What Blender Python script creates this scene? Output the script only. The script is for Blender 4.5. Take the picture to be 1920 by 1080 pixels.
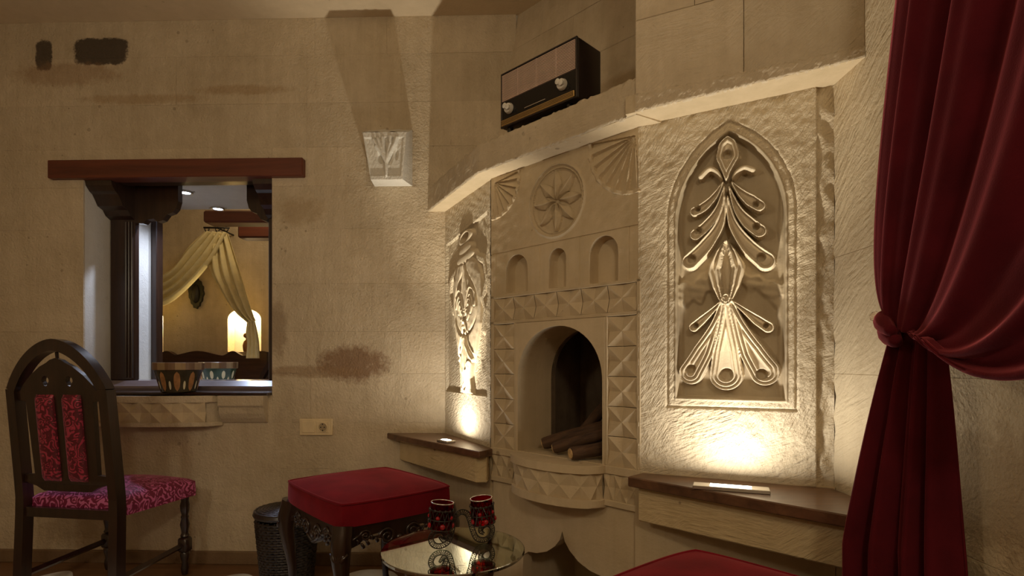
import bpy, bmesh, math, random
import numpy as np
from mathutils import Vector, Matrix, noise as mnoise
random.seed(7)
S = bpy.context.scene
for o in list(bpy.data.objects): bpy.data.objects.remove(o)
C = S.collection
PI = math.pi

# ---------------------------------------------------------------- camera, world, exposure
FPX, CX, HY, CAMZ = 1050.0, 960.0, 680.0, 1.0
cd = bpy.data.cameras.new('camera'); cam = bpy.data.objects.new('camera', cd); C.objects.link(cam)
cam.location = (0, 0, CAMZ); cam.rotation_euler = (PI/2, 0, 0)
cd.sensor_width = 36; cd.lens = FPX/1920*36; cd.shift_y = (HY-540)/1920; cd.clip_start = .02
S.camera = cam
w = bpy.data.worlds.new('world'); S.world = w; w.use_nodes = True
w.node_tree.nodes['Background'].inputs[0].default_value = (1, .8, .55, 1)
w.node_tree.nodes['Background'].inputs[1].default_value = .02
S.view_settings.view_transform = 'Standard'; S.view_settings.look = 'None'
S.view_settings.gamma = 1; S.view_settings.use_curve_mapping = False
S.view_settings.exposure = 0.08

def light(kind, name, loc, power, col, size=.1, size_y=None, rot=(0,0,0), spot=None, blend=.5):
    l = bpy.data.lights.new(name, kind); l.energy = power; l.color = col
    if kind == 'AREA':
        l.size = size
        if size_y: l.shape = 'RECTANGLE'; l.size_y = size_y
    else: l.shadow_soft_size = size
    if kind == 'SPOT': l.spot_size = spot; l.spot_blend = blend
    o = bpy.data.objects.new(name, l); C.objects.link(o); o.location = loc; o.rotation_euler = rot
    return o
# unseen fill lights added for the room's general brightness
light('POINT', 'room_fill_light', (.30, -1.05, 2.10), 28, (1, .87, .64), .12)
light('POINT', 'room_fill_light', (-1.45, .25, 1.75), 16, (1, .87, .64), .10)

# ---------------------------------------------------------------- materials
def new_mat(name):
    m = bpy.data.materials.new(name); m.use_nodes = True
    nt = m.node_tree; b = nt.nodes['Principled BSDF']
    return m, nt, b
def N(nt, t, **k):
    n = nt.nodes.new(t)
    for a, v in k.items():
        if a.startswith('i_'): n.inputs[a[2:].replace('_', ' ')].default_value = v
        else: setattr(n, a, v)
    return n
def L(nt, a, b): nt.links.new(a, b)
def ramp(nt, src, stops):
    r = nt.nodes.new('ShaderNodeValToRGB'); e = r.color_ramp.elements
    while len(e) < len(stops): e.new(.5)
    for i, (p, c) in enumerate(stops):
        e[i].position = p; e[i].color = (*c, 1) if len(c) == 3 else c
    L(nt, src, r.inputs[0]); return r
def mixc(nt, fac, a, b, mode='MIX'):
    m = nt.nodes.new('ShaderNodeMix'); m.data_type = 'RGBA'; m.blend_type = mode
    for s, i in ((fac, 0), (a, 6), (b, 7)):
        if hasattr(s, 'type') and hasattr(s, 'links'): L(nt, s, m.inputs[i])
        elif isinstance(s, (int, float)): m.inputs[i].default_value = s
        else: m.inputs[i].default_value = (*s, 1)
    return m.outputs[2]
def mth(nt, op, a, b=None, clamp=False):
    m = nt.nodes.new('ShaderNodeMath'); m.operation = op; m.use_clamp = clamp
    for s, i in ((a, 0), (b, 1)):
        if s is None: continue
        if hasattr(s, 'links'): L(nt, s, m.inputs[i])
        else: m.inputs[i].default_value = s
    return m.outputs[0]

def stone(name, c1, c2, comb=0., comb_scale=45, comb_rot=(0,0,0), rough_bump=.35, fine=110, pits=.4, stains=(), var=.10, rough=.85, dist=.006, streak=.25):
    m, nt, b = new_mat(name)
    g = N(nt, 'ShaderNodeNewGeometry'); pos = g.outputs['Position']
    n1 = N(nt, 'ShaderNodeTexNoise', i_Scale=2.2, i_Detail=5., i_Roughness=.6); L(nt, pos, n1.inputs['Vector'])
    n2 = N(nt, 'ShaderNodeTexNoise', i_Scale=14., i_Detail=6., i_Roughness=.65); L(nt, pos, n2.inputs['Vector'])
    ms = N(nt, 'ShaderNodeMapping'); ms.inputs['Scale'].default_value = (16, 16, 1.6); L(nt, pos, ms.inputs[0])
    n3 = N(nt, 'ShaderNodeTexNoise', i_Scale=1.6, i_Detail=4., i_Roughness=.6); L(nt, ms.outputs[0], n3.inputs['Vector'])
    f = mth(nt, 'ADD', mth(nt, 'ADD', mth(nt, 'MULTIPLY', n1.outputs[0], .45), mth(nt, 'MULTIPLY', n2.outputs[0], .3)), mth(nt, 'MULTIPLY', n3.outputs[0], streak))
    col = ramp(nt, f, [(.36, c2), (.62, c1)]).outputs[0]
    oi = N(nt, 'ShaderNodeObjectInfo')
    v = mth(nt, 'ADD', mth(nt, 'MULTIPLY', oi.outputs['Random'], var), 1-var/2)
    hs = N(nt, 'ShaderNodeHueSaturation'); L(nt, v, hs.inputs['Value']); L(nt, col, hs.inputs['Color']); col = hs.outputs[0]
    # tiny dark pits
    vo = N(nt, 'ShaderNodeTexVoronoi', i_Scale=16.); L(nt, pos, vo.inputs['Vector'])
    np_ = N(nt, 'ShaderNodeTexNoise', i_Scale=3.3, i_Detail=3.); L(nt, pos, np_.inputs['Vector'])
    pm = mth(nt, 'LESS_THAN', vo.outputs['Distance'], mth(nt, 'MULTIPLY', mth(nt, 'SUBTRACT', np_.outputs[0], .5), .9))
    col = mixc(nt, mth(nt, 'MULTIPLY', pm, pits), col, (.16, .11, .06))
    sx = N(nt, 'ShaderNodeSeparateXYZ'); L(nt, pos, sx.inputs[0])
    nn = N(nt, 'ShaderNodeTexNoise', i_Scale=22., i_Detail=8., i_Roughness=.75); L(nt, pos, nn.inputs['Vector'])
    for (x, z, rx, rz, sc, st, pw, sq) in stains:
        dx = mth(nt, 'POWER', mth(nt, 'ABSOLUTE', mth(nt, 'DIVIDE', mth(nt, 'SUBTRACT', sx.outputs[0], x), rx)), sq)
        dz = mth(nt, 'POWER', mth(nt, 'ABSOLUTE', mth(nt, 'DIVIDE', mth(nt, 'SUBTRACT', sx.outputs[2], z), rz)), sq)
        d = mth(nt, 'ADD', mth(nt, 'ADD', dx, dz), mth(nt, 'MULTIPLY', mth(nt, 'SUBTRACT', nn.outputs[0], .5), 2.6))
        msk = mth(nt, 'MULTIPLY', mth(nt, 'MULTIPLY', mth(nt, 'SUBTRACT', 1.0, d), pw, True), st)
        col = mixc(nt, msk, col, sc)
    L(nt, col, b.inputs['Base Color']); b.inputs['Roughness'].default_value = rough
    b.inputs['Specular IOR Level'].default_value = .25
    nf = N(nt, 'ShaderNodeTexNoise', i_Scale=float(fine), i_Detail=4., i_Roughness=.6); L(nt, pos, nf.inputs['Vector'])
    h = mth(nt, 'ADD', mth(nt, 'MULTIPLY', nf.outputs[0], rough_bump), mth(nt, 'MULTIPLY', n2.outputs[0], rough_bump*1.6))
    h = mth(nt, 'SUBTRACT', h, mth(nt, 'MULTIPLY', pm, .4*pits))
    if comb > 0:
        outs = []
        for (dr, k) in ((0., 1.), (.75, 1.25)):
            mr = N(nt, 'ShaderNodeMapping'); mr.inputs['Rotation'].default_value = tuple(a+dr*b for a, b in zip(comb_rot, (.5, .8, 0))); L(nt, pos, mr.inputs[0])
            mp = N(nt, 'ShaderNodeMapping'); mp.inputs['Scale'].default_value = (.17*k, .17*k, 1.*k); L(nt, mr.outputs[0], mp.inputs[0])
            wv = N(nt, 'ShaderNodeTexNoise', i_Scale=float(comb_scale)*2.6, i_Detail=2., i_Roughness=.5, i_Distortion=.25); L(nt, mp.outputs[0], wv.inputs['Vector'])
            outs.append(wv.outputs[0])
        mk = N(nt, 'ShaderNodeTexNoise', i_Scale=5., i_Detail=2.); L(nt, pos, mk.inputs['Vector'])
        mkk = ramp(nt, mk.outputs[0], [(.44, (0,)*3), (.56, (1,)*3)])
        st_ = mixc(nt, mkk.outputs[0], outs[0], outs[1])
        h = mth(nt, 'ADD', h, mth(nt, 'MULTIPLY', st_, comb*2.2))
    bp = N(nt, 'ShaderNodeBump', i_Strength=1., i_Distance=dist); L(nt, h, bp.inputs['Height']); L(nt, bp.outputs[0], b.inputs['Normal'])
    return m

def wood(name, c1, c2, rough=.35, scale=3., axis=(1, 12, 12), coat=.0, bump=.2):
    m, nt, b = new_mat(name)
    tc = N(nt, 'ShaderNodeTexCoord'); mp = N(nt, 'ShaderNodeMapping'); mp.inputs['Scale'].default_value = axis
    L(nt, tc.outputs['Object'], mp.inputs[0])
    n1 = N(nt, 'ShaderNodeTexNoise', i_Scale=scale, i_Detail=6., i_Roughness=.65, i_Distortion=.6); L(nt, mp.outputs[0], n1.inputs['Vector'])
    L(nt, ramp(nt, n1.outputs[0], [(.32, c2), (.68, c1)]).outputs[0], b.inputs['Base Color'])
    b.inputs['Roughness'].default_value = rough; b.inputs['Coat Weight'].default_value = coat; b.inputs['Coat Roughness'].default_value = .15
    bp = N(nt, 'ShaderNodeBump', i_Strength=bump, i_Distance=.002); L(nt, n1.outputs[0], bp.inputs['Height']); L(nt, bp.outputs[0], b.inputs['Normal'])
    return m
def plain(name, c, rough=.5, metal=0., noise=.08, spec=.5, emit=None, es=0., scale=20.):
    m, nt, b = new_mat(name)
    tc = N(nt, 'ShaderNodeTexCoord'); n1 = N(nt, 'ShaderNodeTexNoise', i_Scale=scale, i_Detail=4.); L(nt, tc.outputs['Object'], n1.inputs['Vector'])
    lo = tuple(max(0, x*(1-noise)) for x in c); hi = tuple(min(1, x*(1+noise)) for x in c)
    L(nt, ramp(nt, n1.outputs[0], [(.3, lo), (.7, hi)]).outputs[0], b.inputs['Base Color'])
    b.inputs['Roughness'].default_value = rough; b.inputs['Metallic'].default_value = metal; b.inputs['Specular IOR Level'].default_value = spec
    if emit: b.inputs['Emission Color'].default_value = (*emit, 1); b.inputs['Emission Strength'].default_value = es
    return m
def velvet(name, c, sheen=.6, sc=(1,.3,.3)):
    m, nt, b = new_mat(name)
    tc = N(nt, 'ShaderNodeTexCoord'); n1 = N(nt, 'ShaderNodeTexNoise', i_Scale=9., i_Detail=5.); L(nt, tc.outputs['Object'], n1.inputs['Vector'])
    L(nt, ramp(nt, n1.outputs[0], [(.3, tuple(x*.72 for x in c)), (.7, tuple(min(1, x*1.2) for x in c))]).outputs[0], b.inputs['Base Color'])
    b.inputs['Roughness'].default_value = .9; b.inputs['Specular IOR Level'].default_value = .1
    b.inputs['Sheen Weight'].default_value = sheen; b.inputs['Sheen Roughness'].default_value = .35; b.inputs['Sheen Tint'].default_value = (*sc, 1)
    n2 = N(nt, 'ShaderNodeTexNoise', i_Scale=260., i_Detail=3.); L(nt, tc.outputs['Object'], n2.inputs['Vector'])
    bp = N(nt, 'ShaderNodeBump', i_Strength=.25, i_Distance=.002); L(nt, n2.outputs[0], bp.inputs['Height']); L(nt, bp.outputs[0], b.inputs['Normal'])
    return m
def damask(name, c1, c2, scale=1.):
    m, nt, b = new_mat(name)
    tc = N(nt, 'ShaderNodeTexCoord')
    nz = N(nt, 'ShaderNodeTexNoise', i_Scale=9.*scale, i_Detail=1.); L(nt, tc.outputs['Object'], nz.inputs['Vector'])
    av = mixc(nt, .10, tc.outputs['Object'], nz.outputs['Color'], 'ADD')
    vo = N(nt, 'ShaderNodeTexVoronoi', i_Scale=15.*scale); vo.feature = 'SMOOTH_F1'; vo.inputs['Smoothness'].default_value = .25; L(nt, av, vo.inputs['Vector'])
    s = mth(nt, 'SINE', mth(nt, 'MULTIPLY', vo.outputs['Distance'], 21.))
    n2 = N(nt, 'ShaderNodeTexNoise', i_Scale=34.*scale, i_Detail=1.); L(nt, tc.outputs['Object'], n2.inputs['Vector'])
    f = mth(nt, 'MULTIPLY', mth(nt, 'ADD', s, 1.), .5)
    f = mth(nt, 'MULTIPLY', f, mth(nt, 'GREATER_THAN', n2.outputs[0], .42))
    r = ramp(nt, f, [(.45, c1), (.75, c2)])
    L(nt, r.outputs[0], b.inputs['Base Color'])
    rr = ramp(nt, f, [(.4, (.6,)*3), (.75, (.26,)*3)]); L(nt, rr.outputs[0], b.inputs['Roughness'])
    b.inputs['Sheen Weight'].default_value = .35; b.inputs['Sheen Tint'].default_value = (1, .35, .5, 1); b.inputs['Sheen Roughness'].default_value = .4
    bp = N(nt, 'ShaderNodeBump', i_Strength=.4, i_Distance=.002); L(nt, f, bp.inputs['Height']); L(nt, bp.outputs[0], b.inputs['Normal'])
    return m
def glass(name, col, rough=0., ior=1.5, gloss=0.):
    m = bpy.data.materials.new(name); m.use_nodes = True; nt = m.node_tree; nt.nodes.clear()
    out = N(nt, 'ShaderNodeOutputMaterial'); g = N(nt, 'ShaderNodeBsdfGlass'); g.inputs['Color'].default_value = (*col, 1)
    g.inputs['Roughness'].default_value = rough; g.inputs['IOR'].default_value = ior
    if gloss > 0:
        gl = N(nt, 'ShaderNodeBsdfGlossy'); gl.inputs['Roughness'].default_value = .015; gl.inputs['Color'].default_value = (.95, .97, .93, 1)
        mx = N(nt, 'ShaderNodeMixShader'); mx.inputs[0].default_value = gloss
        L(nt, g.outputs[0], mx.inputs[1]); L(nt, gl.outputs[0], mx.inputs[2]); L(nt, mx.outputs[0], out.inputs[0])
    else: L(nt, g.outputs[0], out.inputs[0])
    return m

SA, SB = (.64, .53, .38), (.47, .375, .25)
SOOT = (.045, .03, .02)
M = {}
M['back'] = stone('limestone_back', SA, SB, comb=.12, comb_scale=40, comb_rot=(0, 1.35, 0), rough_bump=.8, fine=85, dist=.007, stains=[
    (-2.358, 2.548, .046, .082, SOOT, .88, 2.2, 4), (-2.066, 2.562, .145, .07, SOOT, .9, 2.2, 5),
    (-2.25, 2.45, .30, .07, (.30, .17, .08), .45, 1.6, 2),
    (-.79, .995, .20, .105, (.23, .13, .07), .85, 1.5, 2), (-.98, .955, .30, .035, (.30, .19, .10), .6, 1.5, 2),
    (-1.17, 1.16, .06, .16, (.25, .17, .10), .55, 1.4, 2), (-1.05, 1.75, .15, .08, (.36, .25, .13), .5, 1.3, 2),
    (-1.35, 2.36, .28, .03, (.36, .23, .11), .55, 1.4, 2), (-1.86, 2.32, .36, .03, (.36, .23, .11), .5, 1.4, 2), (-2.2, .17, .2, .12, (.28, .19, .10), .5, 1.3, 2)])
M['upper'] = stone('limestone_upper', SA, SB, comb=.15, comb_scale=24, rough_bump=.6, fine=80)
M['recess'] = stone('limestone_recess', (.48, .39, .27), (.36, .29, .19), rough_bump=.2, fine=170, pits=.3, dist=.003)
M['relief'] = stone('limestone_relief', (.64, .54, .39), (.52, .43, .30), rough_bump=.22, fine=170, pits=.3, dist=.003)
M['fire'] = stone('limestone_fireplace', (.60, .48, .32), (.47, .37, .23), comb=.06, comb_scale=60, rough_bump=.2, pits=.5, dist=.004)
M['niche'] = stone('limestone_combed', (.64, .54, .39), (.50, .41, .28), comb=.45, comb_scale=62, comb_rot=(.25, .3, 0), rough_bump=.7, fine=120, pits=.3, dist=.006)
M['jamb'] = stone('limestone_jamb', (.66, .55, .38), (.52, .42, .28), comb=.5, comb_scale=30, comb_rot=(.45, 0, 0), rough_bump=.4, pits=.3, dist=.005)
M['overhang'] = stone('limestone_overhang', SA, SB, comb=.35, comb_scale=40, comb_rot=(0, .0, 0), rough_bump=.45, pits=.3, rough=.5, dist=.005)
M['apron'] = stone('limestone_apron', (.62, .48, .28), (.50, .38, .21), comb=.6, comb_scale=40, rough_bump=.3, pits=.6, dist=.004)
M['right'] = stone('limestone_right_shaded', (.50, .40, .26), (.36, .28, .17), comb=.1, stains=[(.9, .76, .6, .13, (.24, .16, .08), .55, 1.5, 2)], pits=.6, rough_bump=.7)  # base darkened for the curtain's shade; the stain band is dirt
M['grout'] = stone('mortar', (.60, .48, .32), (.50, .39, .25), pits=.2)
M['white_stone'] = stone('pale_limestone', (.74, .70, .62), (.64, .60, .52), rough_bump=.5, fine=140, pits=.2)
M['reveal'] = stone('reveal_plaster', (.70, .66, .58), (.62, .57, .49), rough_bump=.3, pits=.1)
M['ceiling'] = stone('ceiling_plaster', (.68, .55, .38), (.60, .48, .32), rough_bump=.25, pits=.2)
M['soot'] = stone('sooty_stone', (.20, .14, .09), (.09, .062, .04), pits=.2)
M['floor'] = wood('floor_wood', (.24, .125, .06), (.14, .07, .033), rough=.4, scale=2.5, axis=(1, 9, 1))
M['skirt'] = stone('skirting_stone', (.24, .155, .085), (.15, .09, .05), rough_bump=.3, pits=.3, rough=.6)
M['lintel'] = wood('lintel_wood', (.17, .042, .018), (.075, .018, .008), rough=.45, scale=2., axis=(.7, 9, 9))
M['dark_wood'] = wood('dark_wood', (.045, .02, .011), (.018, .008, .005), rough=.3, coat=.3, axis=(12, 12, 1))
M['chair_wood'] = wood('chair_wood', (.034, .014, .008), (.014, .006, .003), rough=.30, coat=.4, axis=(14, 14, 1))
M['shelf_wood'] = wood('shelf_wood', (.16, .075, .036), (.07, .03, .015), rough=.32, scale=2.5, axis=(2, 10, 10), coat=.2)
M['rail'] = wood('rail_wood_reflect', (.24, .19, .19), (.13, .09, .085), rough=.3, scale=2., axis=(.6, 9, 9), coat=.5)  # grey-mauve base carries the spotlights' reflection in the varnish
M['bed_wood'] = wood('bed_wood', (.07, .028, .014), (.03, .012, .006), rough=.4)
M['velvet'] = velvet('red_velvet', (.17, .007, .013), .30, (1, .25, .28))
M['curtain'] = velvet('curtain_velvet', (.080, .006, .010), .55, (1, .22, .25))
M['damask'] = damask('crimson_damask', (.10, .004, .012), (.40, .04, .08), 1.7)
M['damask_seat'] = damask('crimson_damask_lit', (.17, .006, .045), (.62, .15, .36), 1.6)  # crimson cloth, purple-pink light of the spots mixed into its colour
M['glass'] = glass('table_glass', (.86, .95, .88), ior=1.55, gloss=.42)
M['red_glass'] = glass('red_glass', (.75, .02, .03), .05)
M['red_gem'] = plain('red_gem', (.30, .006, .012), .08, 0, .1)
M['silver_rim'] = plain('silver_rim', (.75, .7, .66), .25, .9)
M['iron'] = plain('dark_iron', (.05, .042, .036), .38, .8)
M['filigree'] = plain('filigree_backing', (.55, .5, .44), .5, .3)
M['wicker'] = plain('dark_wicker', (.030, .020, .015), .35, 0, .4)
M['rug'] = plain('white_wool', (.78, .80, .84), .95, 0, .06, .1)
M['plastic'] = plain('cream_plastic', (.72, .58, .36), .35)
M['metal'] = plain('brushed_metal', (.55, .52, .47), .35, .9)
M['lamp_glow'] = plain('lamp_glass', (.9, .9, .85), .3, emit=(1, .93, .8), es=14.)
M['led_glow'] = plain('led_glass', (.9, .9, 1), .3, emit=(.72, .78, 1), es=30.)
M['radio_body'] = plain('radio_lacquer', (.020, .012, .009), .3, 0, .3)
M['radio_black'] = plain('radio_dial_black', (.008, .006, .005), .15)
M['cloth'] = plain('speaker_cloth', (.30, .19, .16), .8, 0, .15)
M['slat'] = plain('grille_ivory', (.62, .46, .38), .5)
M['gold'] = plain('brass_trim', (.55, .36, .13), .35, .75)
M['knob'] = plain('ivory_knob', (.72, .68, .60), .3)
M['log'] = wood('log_bark', (.12, .062, .03), (.04, .02, .011), rough=.85, scale=5, axis=(9, 9, 1.2), bump=.8)
M['log_end'] = plain('log_cut_end', (.55, .36, .16), .8, 0, .25, scale=60.)
M['canopy'] = plain('cream_muslin', (.86, .74, .42), .9, 0, .08, .1)
M['bowl_dark'] = plain('bowl_glaze_dark', (.045, .035, .018), .25, 0, .3)
M['bowl_green'] = plain('bowl_glaze_green', (.03, .055, .03), .25, 0, .3)
M['petal_orange'] = plain('petal_ochre', (.36, .17, .06), .35, 0, .3, scale=40.)
M['petal_pale'] = plain('petal_pale', (.62, .55, .36), .35, 0, .15)
M['rim_light'] = plain('bowl_rim_light', (.30, .20, .10), .35)
M['rim_brown'] = plain('bowl_rim_brown', (.17, .09, .04), .35)
M['crystal'] = glass('crystal', (.95, .9, .85), .02, 1.5)
M['ornament'] = plain('dark_ornament', (.02, .018, .012), .4)
M['amber'] = plain('amber_pottery', (.30, .13, .04), .3)
M['pillow'] = plain('peach_linen', (.70, .45, .25), .9, 0, .1, .1)
M['bedding'] = plain('cream_linen', (.62, .55, .42), .9, 0, .1, .1)

# ---------------------------------------------------------------- mesh helpers
def tag(o, label=None, cat=None, group=None, kind=None):
    for k, v in (('label', label), ('category', cat), ('group', group), ('kind', kind)):
        if v: o[k] = v
    return o
def empty(name, loc=(0,0,0), rz=0, label=None, cat=None, group=None):
    o = bpy.data.objects.new(name, None); C.objects.link(o); o.location = loc; o.rotation_euler = (0, 0, rz)
    o.empty_display_size = .05
    return tag(o, label, cat, group)
def obj(name, bm, mat, parent=None, smooth=False, loc=None, rot=None, angle=None):
    me = bpy.data.meshes.new(name)
    if isinstance(bm, bmesh.types.BMesh):
        bmesh.ops.recalc_face_normals(bm, faces=bm.faces[:]); bm.to_mesh(me); bm.free()
    else: me = bm
    mats = mat if isinstance(mat, (list, tuple)) else [mat]
    for mm in mats: me.materials.append(M[mm] if isinstance(mm, str) else mm)
    if smooth:
        for p in me.polygons: p.use_smooth = True
        if angle: me.set_sharp_from_angle(angle=math.radians(angle))
    o = bpy.data.objects.new(name, me); C.objects.link(o)
    if parent: o.parent = parent
    if loc: o.location = loc
    if rot: o.rotation_euler = rot
    return o
def inst(name, me, parent, loc, rot=(0,0,0), scale=(1,1,1)):
    o = bpy.data.objects.new(name, me); C.objects.link(o); o.parent = parent
    o.location = loc; o.rotation_euler = rot; o.scale = scale; return o
def box(bm, x0, x1, y0, y1, z0, z1, bev=0., seg=1):
    v = [bm.verts.new(p) for p in ((x0,y0,z0),(x1,y0,z0),(x1,y1,z0),(x0,y1,z0),(x0,y0,z1),(x1,y0,z1),(x1,y1,z1),(x0,y1,z1))]
    fs = [bm.faces.new([v[i] for i in f]) for f in ((0,3,2,1),(4,5,6,7),(0,1,5,4),(1,2,6,5),(2,3,7,6),(3,0,4,7))]
    if bev > 0:
        es = list({e for f in fs for e in f.edges})
        bmesh.ops.bevel(bm, geom=es, offset=bev, segments=seg, affect='EDGES', profile=.5)
    return bm
def mbox(*a, **k): return box(bmesh.new(), *a, **k)
def lathe(bm, prof, seg=20, mtx=None, cap=True):
    rings = []
    for r, z in prof:
        rings.append([bm.verts.new((r*math.cos(2*PI*i/seg), r*math.sin(2*PI*i/seg), z)) for i in range(seg)])
    for a, b in zip(rings, rings[1:]):
        for i in range(seg): bm.faces.new((a[i], a[(i+1)%seg], b[(i+1)%seg], b[i]))
    if cap: bm.faces.new(rings[0][::-1]); bm.faces.new(rings[-1])
    if mtx: bmesh.ops.transform(bm, matrix=mtx, verts=[v for r in rings for v in r])
    return bm
def tube(bm, pts, rad, seg=8, flat=1., closed=False, up=None):
    pts = [Vector(p) for p in pts]; n = len(pts); rings = []
    ref = Vector(up) if up else None
    for i, p in enumerate(pts):
        if closed: d = pts[(i+1)%n] - pts[i-1]
        else: d = pts[min(i+1, n-1)] - pts[max(i-1, 0)]
        d.normalize()
        a = ref if ref else (Vector((0,0,1)) if abs(d.z) < .9 else Vector((1,0,0)))
        s = d.cross(a); s.normalize(); t = s.cross(d)
        r = rad[i] if isinstance(rad, (list, tuple)) else rad
        rings.append([bm.verts.new(p + s*r*math.cos(2*PI*k/seg) + t*r*flat*math.sin(2*PI*k/seg)) for k in range(seg)])
    m = n if closed else n-1
    for i in range(m):
        a, b = rings[i], rings[(i+1)%n]
        for k in range(seg): bm.faces.new((a[k], a[(k+1)%seg], b[(k+1)%seg], b[k]))
    if not closed: bm.faces.new(rings[0][::-1]); bm.faces.new(rings[-1])
    return bm
def prism(poly, z0, z1, bev=0.):
    """polygon in XY extruded in z"""
    bm = bmesh.new()
    a = [bm.verts.new((x, y, z0)) for x, y in poly]; b = [bm.verts.new((x, y, z1)) for x, y in poly]
    n = len(poly); bm.faces.new(a[::-1]); bm.faces.new(b)
    for i in range(n): bm.faces.new((a[i], a[(i+1)%n], b[(i+1)%n], b[i]))
    if bev: bmesh.ops.bevel(bm, geom=bm.edges[:], offset=bev, segments=1, affect='EDGES')
    return bm
def slab(outer, holes, y0, y1):
    """polygon with holes in the XZ plane, thickness from y0 to y1"""
    bm = bmesh.new(); loops = [outer]+list(holes); edges = []; rings = []
    for lp in loops:
        vs = [bm.verts.new((x, y0, z)) for x, z in lp]; rings.append(vs)
        for i in range(len(vs)): edges.append(bm.edges.new((vs[i], vs[(i+1)%len(vs)])))
    bmesh.ops.triangle_fill(bm, use_beauty=True, use_dissolve=False, edges=edges)
    front = bm.faces[:]
    mp = {}
    for vs in rings:
        for v in vs: mp[v] = bm.verts.new((v.co.x, y1, v.co.z))
    for f in front: bm.faces.new([mp[v] for v in reversed(f.verts[:])])
    for vs in rings:
        n = len(vs)
        for i in range(n): bm.faces.new((vs[i], vs[(i+1)%n], mp[vs[(i+1)%n]], mp[vs[i]]))
    return bm
def arc_pts(cx, cz, r, a0, a1, n, rz=None):
    return [(cx+r*math.cos(a0+(a1-a0)*i/n), cz+(rz or r)*math.sin(a0+(a1-a0)*i/n)) for i in range(n+1)]
def grid_mesh(P):
    """P: array (m,n,3) of points -> mesh"""
    m, n, _ = P.shape
    idx = np.arange(m*n).reshape(m, n)
    f = np.stack([idx[:-1,:-1], idx[:-1,1:], idx[1:,1:], idx[1:,:-1]], -1).reshape(-1, 4)
    me = bpy.data.meshes.new('grid'); me.from_pydata(P.reshape(-1,3).tolist(), [], f.tolist()); me.update(); return me
def heightfield(u0, u1, z0, z1, step, hfun, lfun=None):
    """carved face: y = -h; returns {label: mesh}"""
    nu = int((u1-u0)/step)+1; nz = int((z1-z0)/step)+1
    U, Z = np.meshgrid(np.linspace(u0, u1, nu), np.linspace(z0, z1, nz))
    H = hfun(U, Z)
    co = np.stack([U, -H, Z], -1).reshape(-1, 3)
    idx = np.arange(nu*nz).reshape(nz, nu)
    f = np.stack([idx[:-1,:-1], idx[:-1,1:], idx[1:,1:], idx[1:,:-1]], -1).reshape(-1, 4)
    lab = np.zeros(len(f), int)
    if lfun is not None:
        lb = lfun(U, Z); lab = lb[:-1,:-1].reshape(-1)
    out = {}
    for k in np.unique(lab):
        ff = f[lab == k]; used, inv = np.unique(ff, return_inverse=True)
        me = bpy.data.meshes.new('carving'); me.from_pydata(co[used].tolist(), [], inv.reshape(-1, 4).tolist()); me.update()
        out[int(k)] = me
    return out
def sstep(a, b, x):
    t = np.clip((x-a)/(b-a), 0, 1); return t*t*(3-2*t)

def cat(pts, n=6):
    out = []
    for i in range(len(pts)-1):
        p0, p1, p2, p3 = [np.array(pts[min(max(k, 0), len(pts)-1)]) for k in (i-1, i, i+1, i+2)]
        for t in np.linspace(0, 1, n, endpoint=False): out.append(.5*((2*p1)+(-p0+p2)*t+(2*p0-5*p1+4*p2-p3)*t*t+(-p0+3*p1-3*p2+p3)*t**3))
    return out+[np.array(pts[-1])]

class Fr:
    """wall frame: x along the wall (to the right), y into the wall, z up"""
    def __init__(s, A, B):
        s.A = Vector(A); d = Vector(B)-s.A; s.len = d.length; d.normalize(); s.d = d
        s.ang = math.atan2(d.y, d.x)
    def uz(s, px, py):
        k = (px-CX)/FPX; u = (s.A.y*k-s.A.x)/(s.d.x-s.d.y*k); Y = s.A.y+s.d.y*u
        return u, CAMZ+(HY-py)*Y/FPX
    def place(s, o): o.location = (s.A.x, s.A.y, 0); o.rotation_euler = (0, 0, s.ang); return o

def block(parent, u0, u1, z0, z1, mat, name='stone_block', dep=.012, gap=.0002, ch=.0008, jit=.0005):
    p = random.uniform(-jit, jit)
    bm = bmesh.new()
    u0 += gap; u1 -= gap; z0 += gap; z1 -= gap; c = min(ch, (u1-u0)/3, (z1-z0)/3)
    j = lambda: random.uniform(-.0012, .0012)
    a = [bm.verts.new(q) for q in ((u0,dep,z0),(u1,dep,z0),(u1,dep,z1),(u0,dep,z1))]
    b = [bm.verts.new(q) for q in ((u0,c-p,z0),(u1,c-p,z0),(u1,c-p,z1),(u0,c-p,z1))]
    f = [bm.verts.new(q) for q in ((u0+c+j(),-p,z0+c+j()),(u1-c+j(),-p,z0+c+j()),(u1-c+j(),-p,z1-c+j()),(u0+c+j(),-p,z1-c+j()))]
    for i in range(4):
        k = (i+1)%4; bm.faces.new((a[i], a[k], b[k], b[i])); bm.faces.new((b[i], b[k], f[k], f[i]))
    bm.faces.new(f)
    return obj(name, bm, mat, parent)
def cut(rects, hole):
    hu0, hu1, hz0, hz1 = hole; out = []
    for (a, b, c, d) in rects:
        if b <= hu0 or a >= hu1 or d <= hz0 or c >= hz1: out.append((a, b, c, d)); continue
        if a < hu0: out.append((a, hu0, c, d))
        if b > hu1: out.append((hu1, b, c, d))
        m0, m1 = max(a, hu0), min(b, hu1)
        if c < hz0: out.append((m0, m1, c, hz0))
        if d > hz1: out.append((m0, m1, hz1, d))
    return [r for r in out if r[1]-r[0] > .02 and r[3]-r[2] > .015]

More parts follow.
